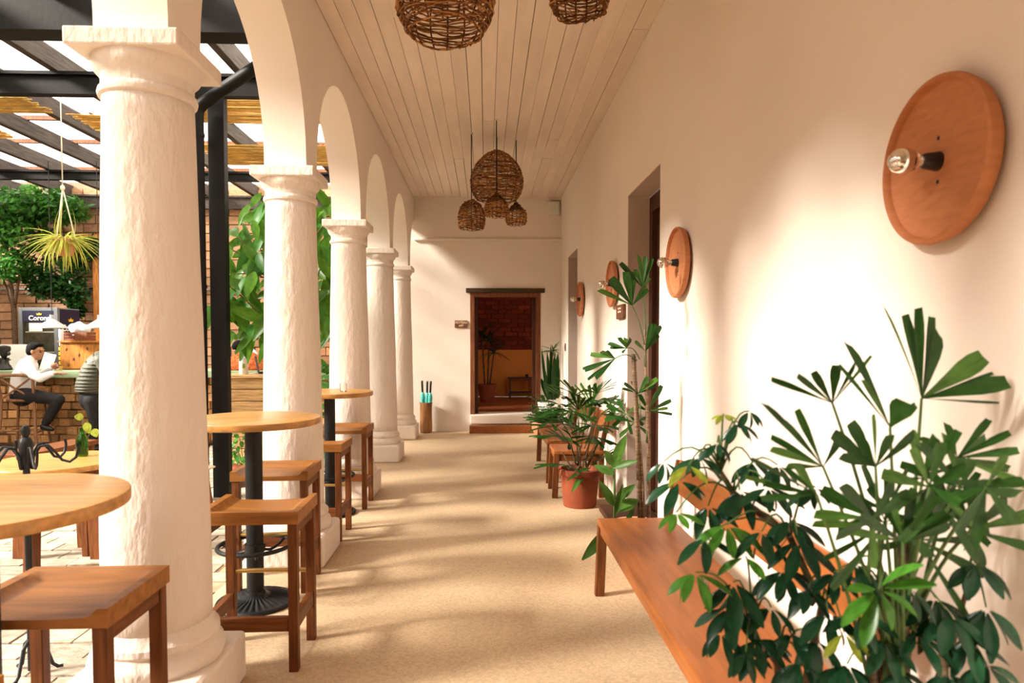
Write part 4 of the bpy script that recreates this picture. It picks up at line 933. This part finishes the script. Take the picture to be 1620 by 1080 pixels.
# --- pallet wood station
x0 = P(350, 700, 7.45).x; x1 = x0 + .78; ps = thing('pallet_station', 'pale pallet-wood service station behind the second column', 'cabinet', ((x0 + x1) / 2, 7.7, 0))
W(MB().box((x0 + .02, 7.47, .06), (x1 - .02, 7.98, 1.10)).obj('carcass', palletm), ps)
zz = [.07, .2, .33, .46, .59, .72, .85, .98, 1.10]
for a, b in zip(zz[:-1], zz[1:]):
    W(MB().box((x0, 7.45, a + .004), (x1, 7.472, b - .004)).obj('plank', palletm, bevel=.003), ps); W(MB().box((x1 - .02, 7.473, a + .004), (x1, 7.98, b - .004)).obj('plank', palletm, bevel=.003), ps)
W(MB().box((x0 - .01, 7.43, 1.10), (x1 + .01, 8.0, 1.135)).obj('top_board', palletm, bevel=.004), ps)
for x in (x0 + .08, x1 - .08):
    for y in (7.53, 7.92): W(MB().lathe([(.03, 0), (.035, .03), (.03, .06)], 12, (x, y, 0)).obj('caster', blackp), ps)
tz = 1.136
b = P(385.5, 591, 7.6); sb = thing('spray_bottle', 'white spray bottle with a red trigger on the pallet station', 'bottle', (b.x, 7.6, tz))
MB().lathe([(0, 0), (.045, 0), (.048, .01), (.048, .17), (.04, .2), (.015, .22), (.014, .235), (0, .235)], 20).obj('bottle_body', whitep, sb, smooth=True)
MB().box((-.03, -.015, .235), (.02, .015, .27)).box((-.055, -.01, .25), (-.03, .01, .265)).box((-.035, -.008, .19), (-.025, .008, .24)).obj('trigger', redm, sb, bevel=.003)
MB().box((.005, -.051, .07), (.03, -.047, .12)).obj('sticker', schef_y, sb)
b = P(410, 590, 7.7); fo = thing('folded_papers', 'folded white papers with a dark clip on the pallet station', 'papers', (b.x, 7.7, tz))
MB().prism([(-.1, -.08, 0), (.12, -.1, 0), (.12, .1, .0), (-.1, .08, .0)], (0, 0, .004)).obj('sheet', whitep, fo); MB().bar((-.08, 0, .012), (.12, .02, .045), .12, .004).obj('sheet', whitep, fo); MB().bar((.02, -.07, .012), (-.02, -.06, .2), .02, .014).obj('clip', fridgeg, fo); MB().box((.03, -.1, .005), (.1, -.05, .03)).obj('clip', blackp, fo)
# trailing plant at foot of the station
fi = thing('trailing_plant', 'small trailing leafy plant beside the pallet station', 'plant', (P(385, 740, 7.1).x, 7.1, 0))
W(MB().lathe([(0, 0), (.09, 0), (.12, .22), (.1, .22), (0, .2)], 20, fi.location).obj('pot', terra, smooth=True), fi)
for k in range(40):
    h = P(rnd(360, 400), rnd(680, 735), 7.1 + rnd(-.1, .1)); 
    if k % 5 == 0: stem('vine', arc(V(fi.location) + V((0, 0, .2)), h, .05), .004, petm, fi, 4)
    leaf('leaf', LM('oval', schef_l if k % 3 else treel, .15), h, h + V((rnd(-.07, .07), rnd(-.05, .05), rnd(-.08, .03))), .05, V((0, -1, .5)), fi, fi)

# --- big leaf tree between the columns
fc_ = V((-2.1, 7.0, 0)); ft = thing('broadleaf_tree', 'broad-leaved young tree behind the second column', 'tree', (-2.0, 7.35, 0))
b0 = V((-2.0, 7.35, 0)); stem('trunk', [b0, b0 + V((.05, .0, .8)), b0 + V((.0, -.1, 1.6)), b0 + V((.1, -.2, 2.4))], [.035, .03, .026, .014], stemm, ft)
rg = random.Random(11); nl = 0
while nl < 185:
    px, py = (rg.uniform(352, 440), rg.uniform(315, 545)) if rg.random() < .72 else (rg.uniform(498, 538), rg.uniform(320, 530))
    # denser towards the column, sparser at the edge
    if px < 440 and (py < 350 and px < 395 or py > 500 and px < 365): continue
    Y = rg.uniform(6.85, 7.38) if px < 450 else rg.uniform(7.5, 8.1); bs = P(px, py, Y); L = rg.uniform(.20, .36); a = rg.uniform(0, 2 * pi)
    d = V((math.cos(a) * .55, math.sin(a) * .4 - .15, -rg.uniform(.5, 1.1))).normalized()
    if rg.random() < .2: d.z *= -.4; d.normalize()
    leaf('leaf', LM('oval', ficus if rg.random() < .7 else treel, rg.choice((.08, .16, .25))), bs, bs + d * L, L * rg.uniform(.34, .44), V((rg.uniform(-.6, .6), -1, .5)), ft, ft)
    if nl % 9 == 0: stem('branch', arc(b0 + V((0, -.1, rg.uniform(1.2, 2.3))), bs, .1), [.012, .01, .009, .008, .007, .006, .004], stemm, ft, 5)
    nl += 1
# low green plants between columns 2 and 3
gl = thing('green_shrub', 'leafy green shrub seen between the second and third columns', 'plant', (P(518, 700, 8.6).x, 8.6, 0))
for k in range(70):
    h = P(rg.uniform(503, 545), rg.uniform(570, 735), 8.6 + rg.uniform(-.25, .25)); a = rg.uniform(0, 6.28); L = rg.uniform(.14, .26)
    leaf('leaf', LM('oval' if k % 3 else 'strap', schef_l if k % 2 else treel, .2), h, h + V((math.cos(a), .5 * math.sin(a), rg.uniform(-.6, .5))).normalized() * L, L * .38, V((0, -1, .6)), gl, gl)
for k in range(4): stem('stem', arc(gl.location, P(rg.uniform(505, 540), rg.uniform(590, 680), 8.6), .1), .01, petm, gl)

# --- hanging spider plant
hc = P(102, 395, 7.2); hp = thing('hanging_spider_plant', 'yellow green spider plant in a hanging pot on white cords', 'plant', hc - V((0, 0, .05)))
W(MB().lathe([(0, -.06), (.07, -.06), (.085, -.03), (.10, .08), (.108, .08), (.108, .1), (.09, .1), (.085, .06), (0, .05)], 24, hc).obj('pot', claypot, smooth=True), hp)
kn = P(99, 297, 7.2); cordw = mat('white_cord', (.8, .75, .6), .8)
for k in range(3):
    a = 2 * pi * k / 3 + .4; stem('cord', [hc + V((.105 * math.cos(a), .105 * math.sin(a), .08)), kn], .006, cordw, hp, 5)
stem('cord', [kn, V((kn.x, kn.y, 4.05))], .006, cordw, hp, 5); W(MB().ball(kn, (.022, .022, .03)).obj('knot', cordw, smooth='all'), hp)
rg = random.Random(5)
for k in range(60):
    a = 2.39996 * k; L = rg.uniform(.20, .32); e = rg.uniform(.15, .95); b_ = hc + V((.05 * math.cos(a), .05 * math.sin(a), .1)); d = V((math.cos(a) * math.cos(e), math.sin(a) * math.cos(e), math.sin(e)))
    leaf('leaf', LM('strap', spiderl, rg.choice((.7, 1.0, 1.3))), b_, b_ + d * L, .020, V((math.cos(a) * math.sin(e), math.sin(a) * math.sin(e), math.cos(e) * .6 + .4)), hp, hp)
for k in range(64):
    a = 2.39996 * k; b_ = hc + V((.09 * math.cos(a), .09 * math.sin(a), .09)); ro = rg.uniform(.06, .26); t_ = b_ + V((ro * math.cos(a), ro * math.sin(a), rg.uniform(-.30, .02)))
    leaf('leaf', LM('strap', spiderl, rg.choice((-.25, .25, .4))), b_, t_, .020, V((math.cos(a), math.sin(a), .6)), hp, hp)
# --- trees against the block wall
def foliage(name, root, centres, n, size, m, sd):
    rg = random.Random(sd); b = MB()
    for k in range(n):
        c, r = rg.choice(centres); 
        while True:
            q = V((rg.uniform(-1, 1), rg.uniform(-1, 1), rg.uniform(-1, 1)))
            if q.length < 1: break
        q = V(c) + V((q.x * r[0], q.y * r[1], q.z * r[2])); d = V((rg.uniform(-1, 1), rg.uniform(-1, 1), rg.uniform(-1, .4))).normalized(); s = d.cross(V((rg.uniform(-1, 1), rg.uniform(-1, 1), 1))).normalized()
        L = size * rg.uniform(.7, 1.3); i = len(b.v); b.v += [tuple(q), tuple(q + d * L * .5 + s * L * .25), tuple(q + d * L), tuple(q + d * L * .5 - s * L * .25)]; b.f += [(i, i + 1, i + 2), (i, i + 2, i + 3)]
    o = W(b.obj(name, m, fix=False), root); o['kind'] = 'stuff'
def T(x, y, Y=11.7): return P(x, y, Y)
tr1 = thing('courtyard_tree', 'green leafy tree with twin trunks against the block wall at far left', 'tree', (T(22, 700).x, 11.7, 0))
stem('trunk', [V((T(26, 700).x, 11.7, 0)), T(25, 560), T(22, 490), T(14, 430), T(10, 380)], [.05, .045, .04, .03, .02], stemm, tr1)
stem('trunk', [T(22, 490), T(28, 450), T(38, 420), T(44, 400)], [.03, .025, .02, .012], stemm, tr1); stem('trunk', [T(20, 480), T(8, 450), T(-5, 420)], [.03, .02, .012], stemm, tr1)
foliage('foliage', tr1, [(T(20, 330), (.5, .4, .35)), (T(60, 320), (.5, .4, .3)), (T(100, 330), (.4, .35, .25)), (T(-10, 360), (.4, .4, .4)), (T(35, 370), (.45, .4, .35)), (T(20, 420), (.35, .35, .25))], 3600, .12, treel, 2)
tr2 = thing('climbing_vine', 'dark green climbing vine on the block wall behind the hanging plant', 'plant', (T(100, 560, 12).x, 12.05, 0)); YV_ = 11.9
stem('stem', [V((T(112, 600, 12).x, 12.1, 0)), T(112, 500, 12.1), T(105, 420, 12.1), T(100, 360, 12.1)], [.03, .02, .015, .01], stemm, tr2)
darkvine = leafm('vine_leaf', (.028, .10, .02), .25)
foliage('foliage', tr2, [(T(100, 420, YV_), (.45, .2, .3)), (T(130, 395, YV_), (.3, .2, .2)), (T(85, 455, YV_), (.35, .2, .2)), (T(110, 455, YV_), (.35, .2, .25)), (T(120, 485, YV_), (.12, .15, .2)), (T(140, 390, YV_), (.2, .15, .2)), (T(60, 440, YV_), (.3, .2, .2))], 3600, .10, darkvine, 3)

# ================================================================== PEOPLE
def remesh(mb, name, m, root, vox=.008, smooth_it=4):
    me = mb.mesh(name, m); o = bpy.data.objects.new(name, me); COL.objects.link(o)
    r = o.modifiers.new('r', 'REMESH'); r.mode = 'VOXEL'; r.voxel_size = vox; r.use_smooth_shade = True
    s = o.modifiers.new('s', 'SMOOTH'); s.factor = .5; s.iterations = smooth_it
    dg = bpy.context.evaluated_depsgraph_get(); nm = bpy.data.meshes.new_from_object(o.evaluated_get(dg)); bpy.data.objects.remove(o)
    nm.polygons.foreach_set('use_smooth', [True] * len(nm.polygons))
    return W(link(name, nm), root)
def limb(mb, pts, rad, n=14):
    for i in range(len(pts) - 1):
        a, b = V(pts[i]), V(pts[i + 1]); k = 6
        mb.tube([a.lerp(b, t / k) for t in range(k + 1)], [rad[i] + (rad[i + 1] - rad[i]) * t / k for t in range(k + 1)], n)
    for p, r in zip(pts, rad): mb.ball(p, r, n, 10)
def head(mb, c, fwd, s=1.0, up=V((0, 0, 1))):
    fwd = V(fwd).normalized(); rt = fwd.cross(up).normalized(); up = rt.cross(fwd)
    def pt(f, r, u): return V(c) + (fwd * f + rt * r + up * u) * s
    def el(f, r, u, a, b_, d):
        k = MB().ball((0, 0, 0), (1, 1, 1), 14, 10); i = len(mb.v); mb.v += [tuple(pt(f, r, u) + (fwd * (v[0] * a) + rt * (v[1] * b_) + up * (v[2] * d)) * s) for v in k.v]; mb.f += [tuple(q + i for q in g) for g in k.f]
    el(-.012, 0, .03, .098, .078, .088); el(.012, 0, -.03, .075, .062, .085); el(.045, 0, -.085, .03, .034, .026)        # skull, face, chin
    el(.092, 0, -.012, .018, .011, .024); el(.085, 0, .012, .012, .010, .03); el(.078, 0, .03, .016, .052, .012)        # nose, bridge, brow
    el(.078, 0, -.056, .014, .024, .009); el(.074, 0, -.07, .013, .02, .008)                                            # lips
    for sg in (-1, 1): el(-.008, sg * .078, -.005, .02, .009, .032); el(.055, sg * .035, -.02, .02, .02, .02)
    return pt, el
def hand(mb, wrist, d, palm_n, curl=.5, s=1.0):
    d = V(d).normalized(); n = V(palm_n); n = (n - d * n.dot(d)).normalized(); sd = d.cross(n)
    k = MB().ball((0, 0, 0), (1, 1, 1), 12, 8); i = len(mb.v); c = V(wrist) + d * .05 * s
    mb.v += [tuple(c + d * (v[0] * .052 * s) + sd * (v[1] * .042 * s) + n * (v[2] * .017 * s)) for v in k.v]; mb.f += [tuple(q + i for q in g) for g in k.f]
    for j, L in enumerate((.068, .078, .072, .055)):
        b0 = c + d * .042 * s + sd * (.03 - .02 * j) * s; a = curl; pts = [b0]; dd = d
        for q in range(3):
            dd = (dd * math.cos(a * .8) + n * math.sin(a * .8)).normalized(); pts.append(pts[-1] + dd * L * s * (.42, .32, .26)[q])
        mb.tube(pts, [.0105 * s, .010 * s, .009 * s, .007 * s], 8)
    b0 = c - d * .02 * s + sd * .035 * s; mb.tube([b0, b0 + (sd * .7 + d * .6 + n * .3) * .035 * s, b0 + (sd * .6 + d * 1.3 + n * .7) * .05 * s], [.014 * s, .012 * s, .009 * s], 8)
def hairmesh(pt, s, spec):
    mb = MB()
    for f, r, u, a, b_, d in spec:
        k = MB().ball((0, 0, 0), (1, 1, 1), 16, 12); i = len(mb.v); o0 = pt(0, 0, 0); ax = [pt(1, 0, 0) - o0, pt(0, 1, 0) - o0, pt(0, 0, 1) - o0]
        mb.v += [tuple(pt(f, r, u) + ax[0] * (v[0] * a) + ax[1] * (v[1] * b_) + ax[2] * (v[2] * d)) for v in k.v]; mb.f += [tuple(q + i for q in g) for g in k.f]
    return mb
# --- seated man
YM = 9.52
def M(px, py, dy=0): return P(px, py, YM + dy)
man = thing('person', 'man in a white shirt and black trousers seated sideways at the bar', 'person', M(40, 630))
hd = M(57, 556, .0); face = V((1, .10, -.12))
body = MB(); pt, el = head(body, hd, face, 1.0)
limb(body, [M(53, 563), M(46, 579)], [.050, .055]); 
limb(body, [M(46, 579), M(37, 600), M(34, 622)], [.07, .10, .10])
hR = M(84, 590, -.12); hL = M(81, 580, .18)
limb(body, [M(66, 597, -.16), hR], [.038, .027]); limb(body, [M(64, 594, .22), hL], [.038, .027])
hand(body, hR, V((1, .1, .02)), V((0, 0, -1)), .15); hand(body, hL, V((.9, -.1, .25)), V((.2, -.9, -.3)), 1.0)
remesh(body, 'body', skinm, man, .007, 3)
sh = MB(); limb(sh, [M(44, 580), M(38, 597), M(34, 620)], [.125, .15, .142], 18)
limb(sh, [M(51, 566.5), M(46, 576)], [.066, .09])
limb(sh, [M(43, 580, -.13), M(52, 592, -.17), M(64, 598, -.18)], [.082, .066, .058]); limb(sh, [M(64, 598, -.18), M(82, 591, -.13)], [.056, .042])
limb(sh, [M(45, 580, .13), M(55, 592, .2), M(64, 594, .22)], [.08, .065, .056]); limb(sh, [M(64, 594, .22), M(79, 582, .18)], [.054, .042])
remesh(sh, 'shirt', shirtm, man, .010, 4)
tz_ = MB(); kneeR = M(93, 632, -.08); kneeL = M(93, 632, .16)
for hip, kn_, an in ((M(36, 624, -.08), kneeR, M(72, 668, -.08)), (M(37, 624, .10), kneeL, M(74, 668, .14))):
    limb(tz_, [hip, kn_], [.105, .075]); limb(tz_, [kn_, kn_.lerp(an, .4), an], [.075, .068, .05])
limb(tz_, [M(34, 617), M(35, 626)], [.14, .145]); remesh(tz_, 'trousers', pantm, man, .010, 3)
for dy in (-.08, .14):
    s_ = MB(); limb(s_, [M(69, 675, dy), M(75, 677, dy), M(82, 679, dy)], [.045, .042, .03]); remesh(s_, 'shoe', shoem, man, .009, 2)
hm = hairmesh(pt, 1, [(-.026, 0, .048, .098, .085, .080), (-.062, 0, .01, .06, .080, .085), (.02, 0, .095, .066, .066, .035), (-.02, .06, .02, .045, .022, .06), (-.02, -.06, .02, .045, .022, .06)]); remesh(hm, 'hair', hairm, man, .007, 2)
for sg in (-1, 1):
    W(MB().ball(pt(.074, sg * .034, .004), .011, 8, 6).obj('eye', blackp, smooth='all'), man)
    W(MB().bar(pt(.086, sg * .018, .028), pt(.070, sg * .055, .028), .010, .010).obj('eyebrow', hairm), man)
# --- his cross-back stool
cs = thing('crossback_stool', 'brown wooden cross-back bar chair the man sits on', 'chair', (M(39, 690).x, 9.55, 0), .12)
brw = mat('brown_wood', (.22, .105, .048), .6, .3, 5, stretch=(6, 6, 1), bump=.1, bscale=20)
sy = -.19; hw = .20
MB().lathe([(0, .685), (.2, .685), (.215, .70), (.215, .715), (.2, .72), (0, .715)], 32).obj('seat', brw, cs, smooth=True)
for sg in (-1, 1):
    MB().tube([(sg * (hw + .05), sy - .06, 0), (sg * (hw + .01), sy, .45), (sg * hw, sy + .01, .70), (sg * (hw + .015), sy - .05, 1.04)], .019, 10).obj('back_leg', brw, cs, smooth=True)
    MB().tube([(sg * (hw - .04), .15, .70), (sg * (hw + .02), .20, 0)], .017, 10).obj('front_leg', brw, cs, smooth=True)
    MB().tube([(sg * (hw + .025), sy - .03, .26), (sg * hw, .185, .28)], .012, 8).obj('stretcher', brw, cs, smooth=True)
    MB().tube([(sg * (hw - .0), sy - .045, 1.02), (0, sy - .035, .86), (-sg * (hw - .0), sy + .005, .72)], .014, 8).obj('cross_bar', brw, cs, smooth=True)
MB().tube([(-hw - .03, sy - .05, 1.03), (-.08, sy - .075, 1.05), (.08, sy - .075, 1.05), (hw + .03, sy - .05, 1.03)], .024, 10).obj('top_rail', brw, cs, smooth=True)
MB().tube([(-hw - .02, sy - .03, .30), (hw + .02, sy - .03, .30)], .012, 8).obj('stretcher', brw, cs, smooth=True); MB().tube([(-hw, .18, .26), (hw, .18, .26)], .013, 8).obj('footrest', brw, cs, smooth=True)
# --- person in olive quilted vest, half behind the column
YV = 9.45
def K(px, py, dy=0): return P(px, py, YV + dy)
pv = thing('person', 'person in an olive quilted jacket and black trousers leaning on the bar', 'person', K(150, 700))
body = MB(); pt2, el2 = head(body, K(176, 540), V((1, .4, -.2)), 1.0); limb(body, [K(172, 553), K(166, 566)], [.05, .06]); limb(body, [K(165, 567), K(150, 600), K(146, 630)], [.11, .12, .12])
hv = K(185, 588, .2); hand(body, hv, V((1, .4, 0)), V((0, 0, -1)), .2); limb(body, [K(176, 600, .1), hv], [.037, .026]); remesh(body, 'body', skinm, pv, .008, 3)
vt = MB(); sec = [(172, 560, .09), (163, 568, .15), (156, 578, .185), (151, 590, .20), (147, 602, .205), (145, 612, .205), (144, 620, .19)]
for i in range(len(sec) - 1):
    (xa, ya, ra), (xb, yb, rb) = sec[i], sec[i + 1]; a, b = K(xa, ya), K(xb, yb)
    for j in range(2):
        t = (j + .5) / 2; p = a.lerp(b, t); q = ra + (rb - ra) * t; dd = (b - a).length / 2; vt.ball(p, (q, q * 1.05, dd * .78), 24, 10)
    vt.tube([a, b], [ra * .93, rb * .93], 24)
limb(vt, [K(160, 570, -.17), K(170, 590, -.18), K(176, 602, -.1)], [.085, .075, .06]); limb(vt, [K(176, 602, -.1), K(183, 590, .15)], [.058, .045]); limb(vt, [K(160, 570, .17), K(176, 600, .1)], [.085, .06])
remesh(vt, 'quilted_jacket', vestm, pv, .010, 1)
lg = MB(); limb(lg, [K(146, 618), K(146, 632)], [.155, .16], 18)
for dy in (-.09, .09): limb(lg, [K(146, 634, dy), K(150, 665, dy), K(147, 700, dy)], [.11, .075, .05])
remesh(lg, 'trousers', pantm, pv, .010, 2)
for dy in (-.09, .09):
    s_ = MB(); b = K(147, 703, dy); b.z = .04; limb(s_, [b, b + V((.12, .03, -.005))], [.045, .035]); remesh(s_, 'shoe', shoem, pv, .009, 2)
remesh(hairmesh(pt2, 1, [(-.02, 0, .05, .105, .088, .085), (-.05, 0, .0, .07, .082, .09)]), 'hair', hairm, pv, .008, 2)
# --- person bending behind the bar
YS = 10.75
def Zp(px, py, dy=0): return P(px, py, YS + dy)
pw = thing('person', 'person with dark hair and a red neckerchief in white, bending behind the bar', 'person', Zp(400, 640))
body = MB(); pt3, el3 = head(body, Zp(379, 552), V((-.75, -.45, -.6)), 1.0); limb(body, [Zp(384, 556), Zp(392, 560)], [.052, .062]); limb(body, [Zp(394, 562), Zp(400, 600, .1), Zp(402, 640, .1)], [.12, .13, .13])
hs = Zp(386, 583, -.25); hand(body, hs, V((-.7, -.4, -.2)), V((0, 0, -1)), .3); limb(body, [Zp(402, 585, -.2), hs], [.036, .026]); limb(body, [Zp(402, 640, .1), Zp(402, 690, .1)], [.13, .12]); remesh(body, 'body', skinm, pw, .008, 3)
sh = MB(); limb(sh, [Zp(394, 563), Zp(400, 590, .1), Zp(402, 620, .1)], [.13, .15, .15], 18); limb(sh, [Zp(398, 563, -.14), Zp(406, 575, -.18), Zp(401, 586, -.2)], [.085, .065, .052]); limb(sh, [Zp(392, 563, .14), Zp(392, 590, .1)], [.085, .06]); remesh(sh, 'shirt', shirtm, pw, .010, 3)
tp3 = MB(); limb(tp3, [Zp(402, 622, .1), Zp(402, 635, .1)], [.155, .155]); 
for dy in (0, .2): limb(tp3, [Zp(402, 640, dy), V((Zp(402, 640).x, YS + dy, .06))], [.1, .06])
remesh(tp3, 'trousers', pantm, pw, .012, 2)
remesh(hairmesh(pt3, 1, [(-.02, 0, .05, .108, .092, .09), (-.05, 0, .0, .08, .086, .1), (-.10, 0, .05, .05, .05, .05)]), 'hair', hairm, pw, .008, 2)
sc_ = MB(); sc_.tube([pt3(.09 * math.cos(a) - .01, .075 * math.sin(a), -.085 - .02 * math.cos(a)) for a in [2 * pi * k / 20 for k in range(20)]], .026, 8, closed=True); W(sc_.obj('neckerchief', redm, smooth='all'), pw)
# patterned textile on the bar
tx0 = P(352, 590, 9.95).x; tx1 = P(420, 590, 9.95).x
tb = MB().grid(lambda u, v: (tx0 + (tx1 - tx0) * u, 9.80 + .5 * v, ZT + .004 + .24 * math.sin(pi * v) ** .7 * math.sin(pi * u) ** .35 * (1 + .25 * mnoise.noise((u * 5, v * 5, 0)))), 30, 20).obj('woven_blanket', textile, smooth='all')
tb.modifiers.new('t', 'SOLIDIFY').thickness = .01; tag(tb, 'heaped red and orange woven blanket on the bar behind the spray bottle', 'blanket')
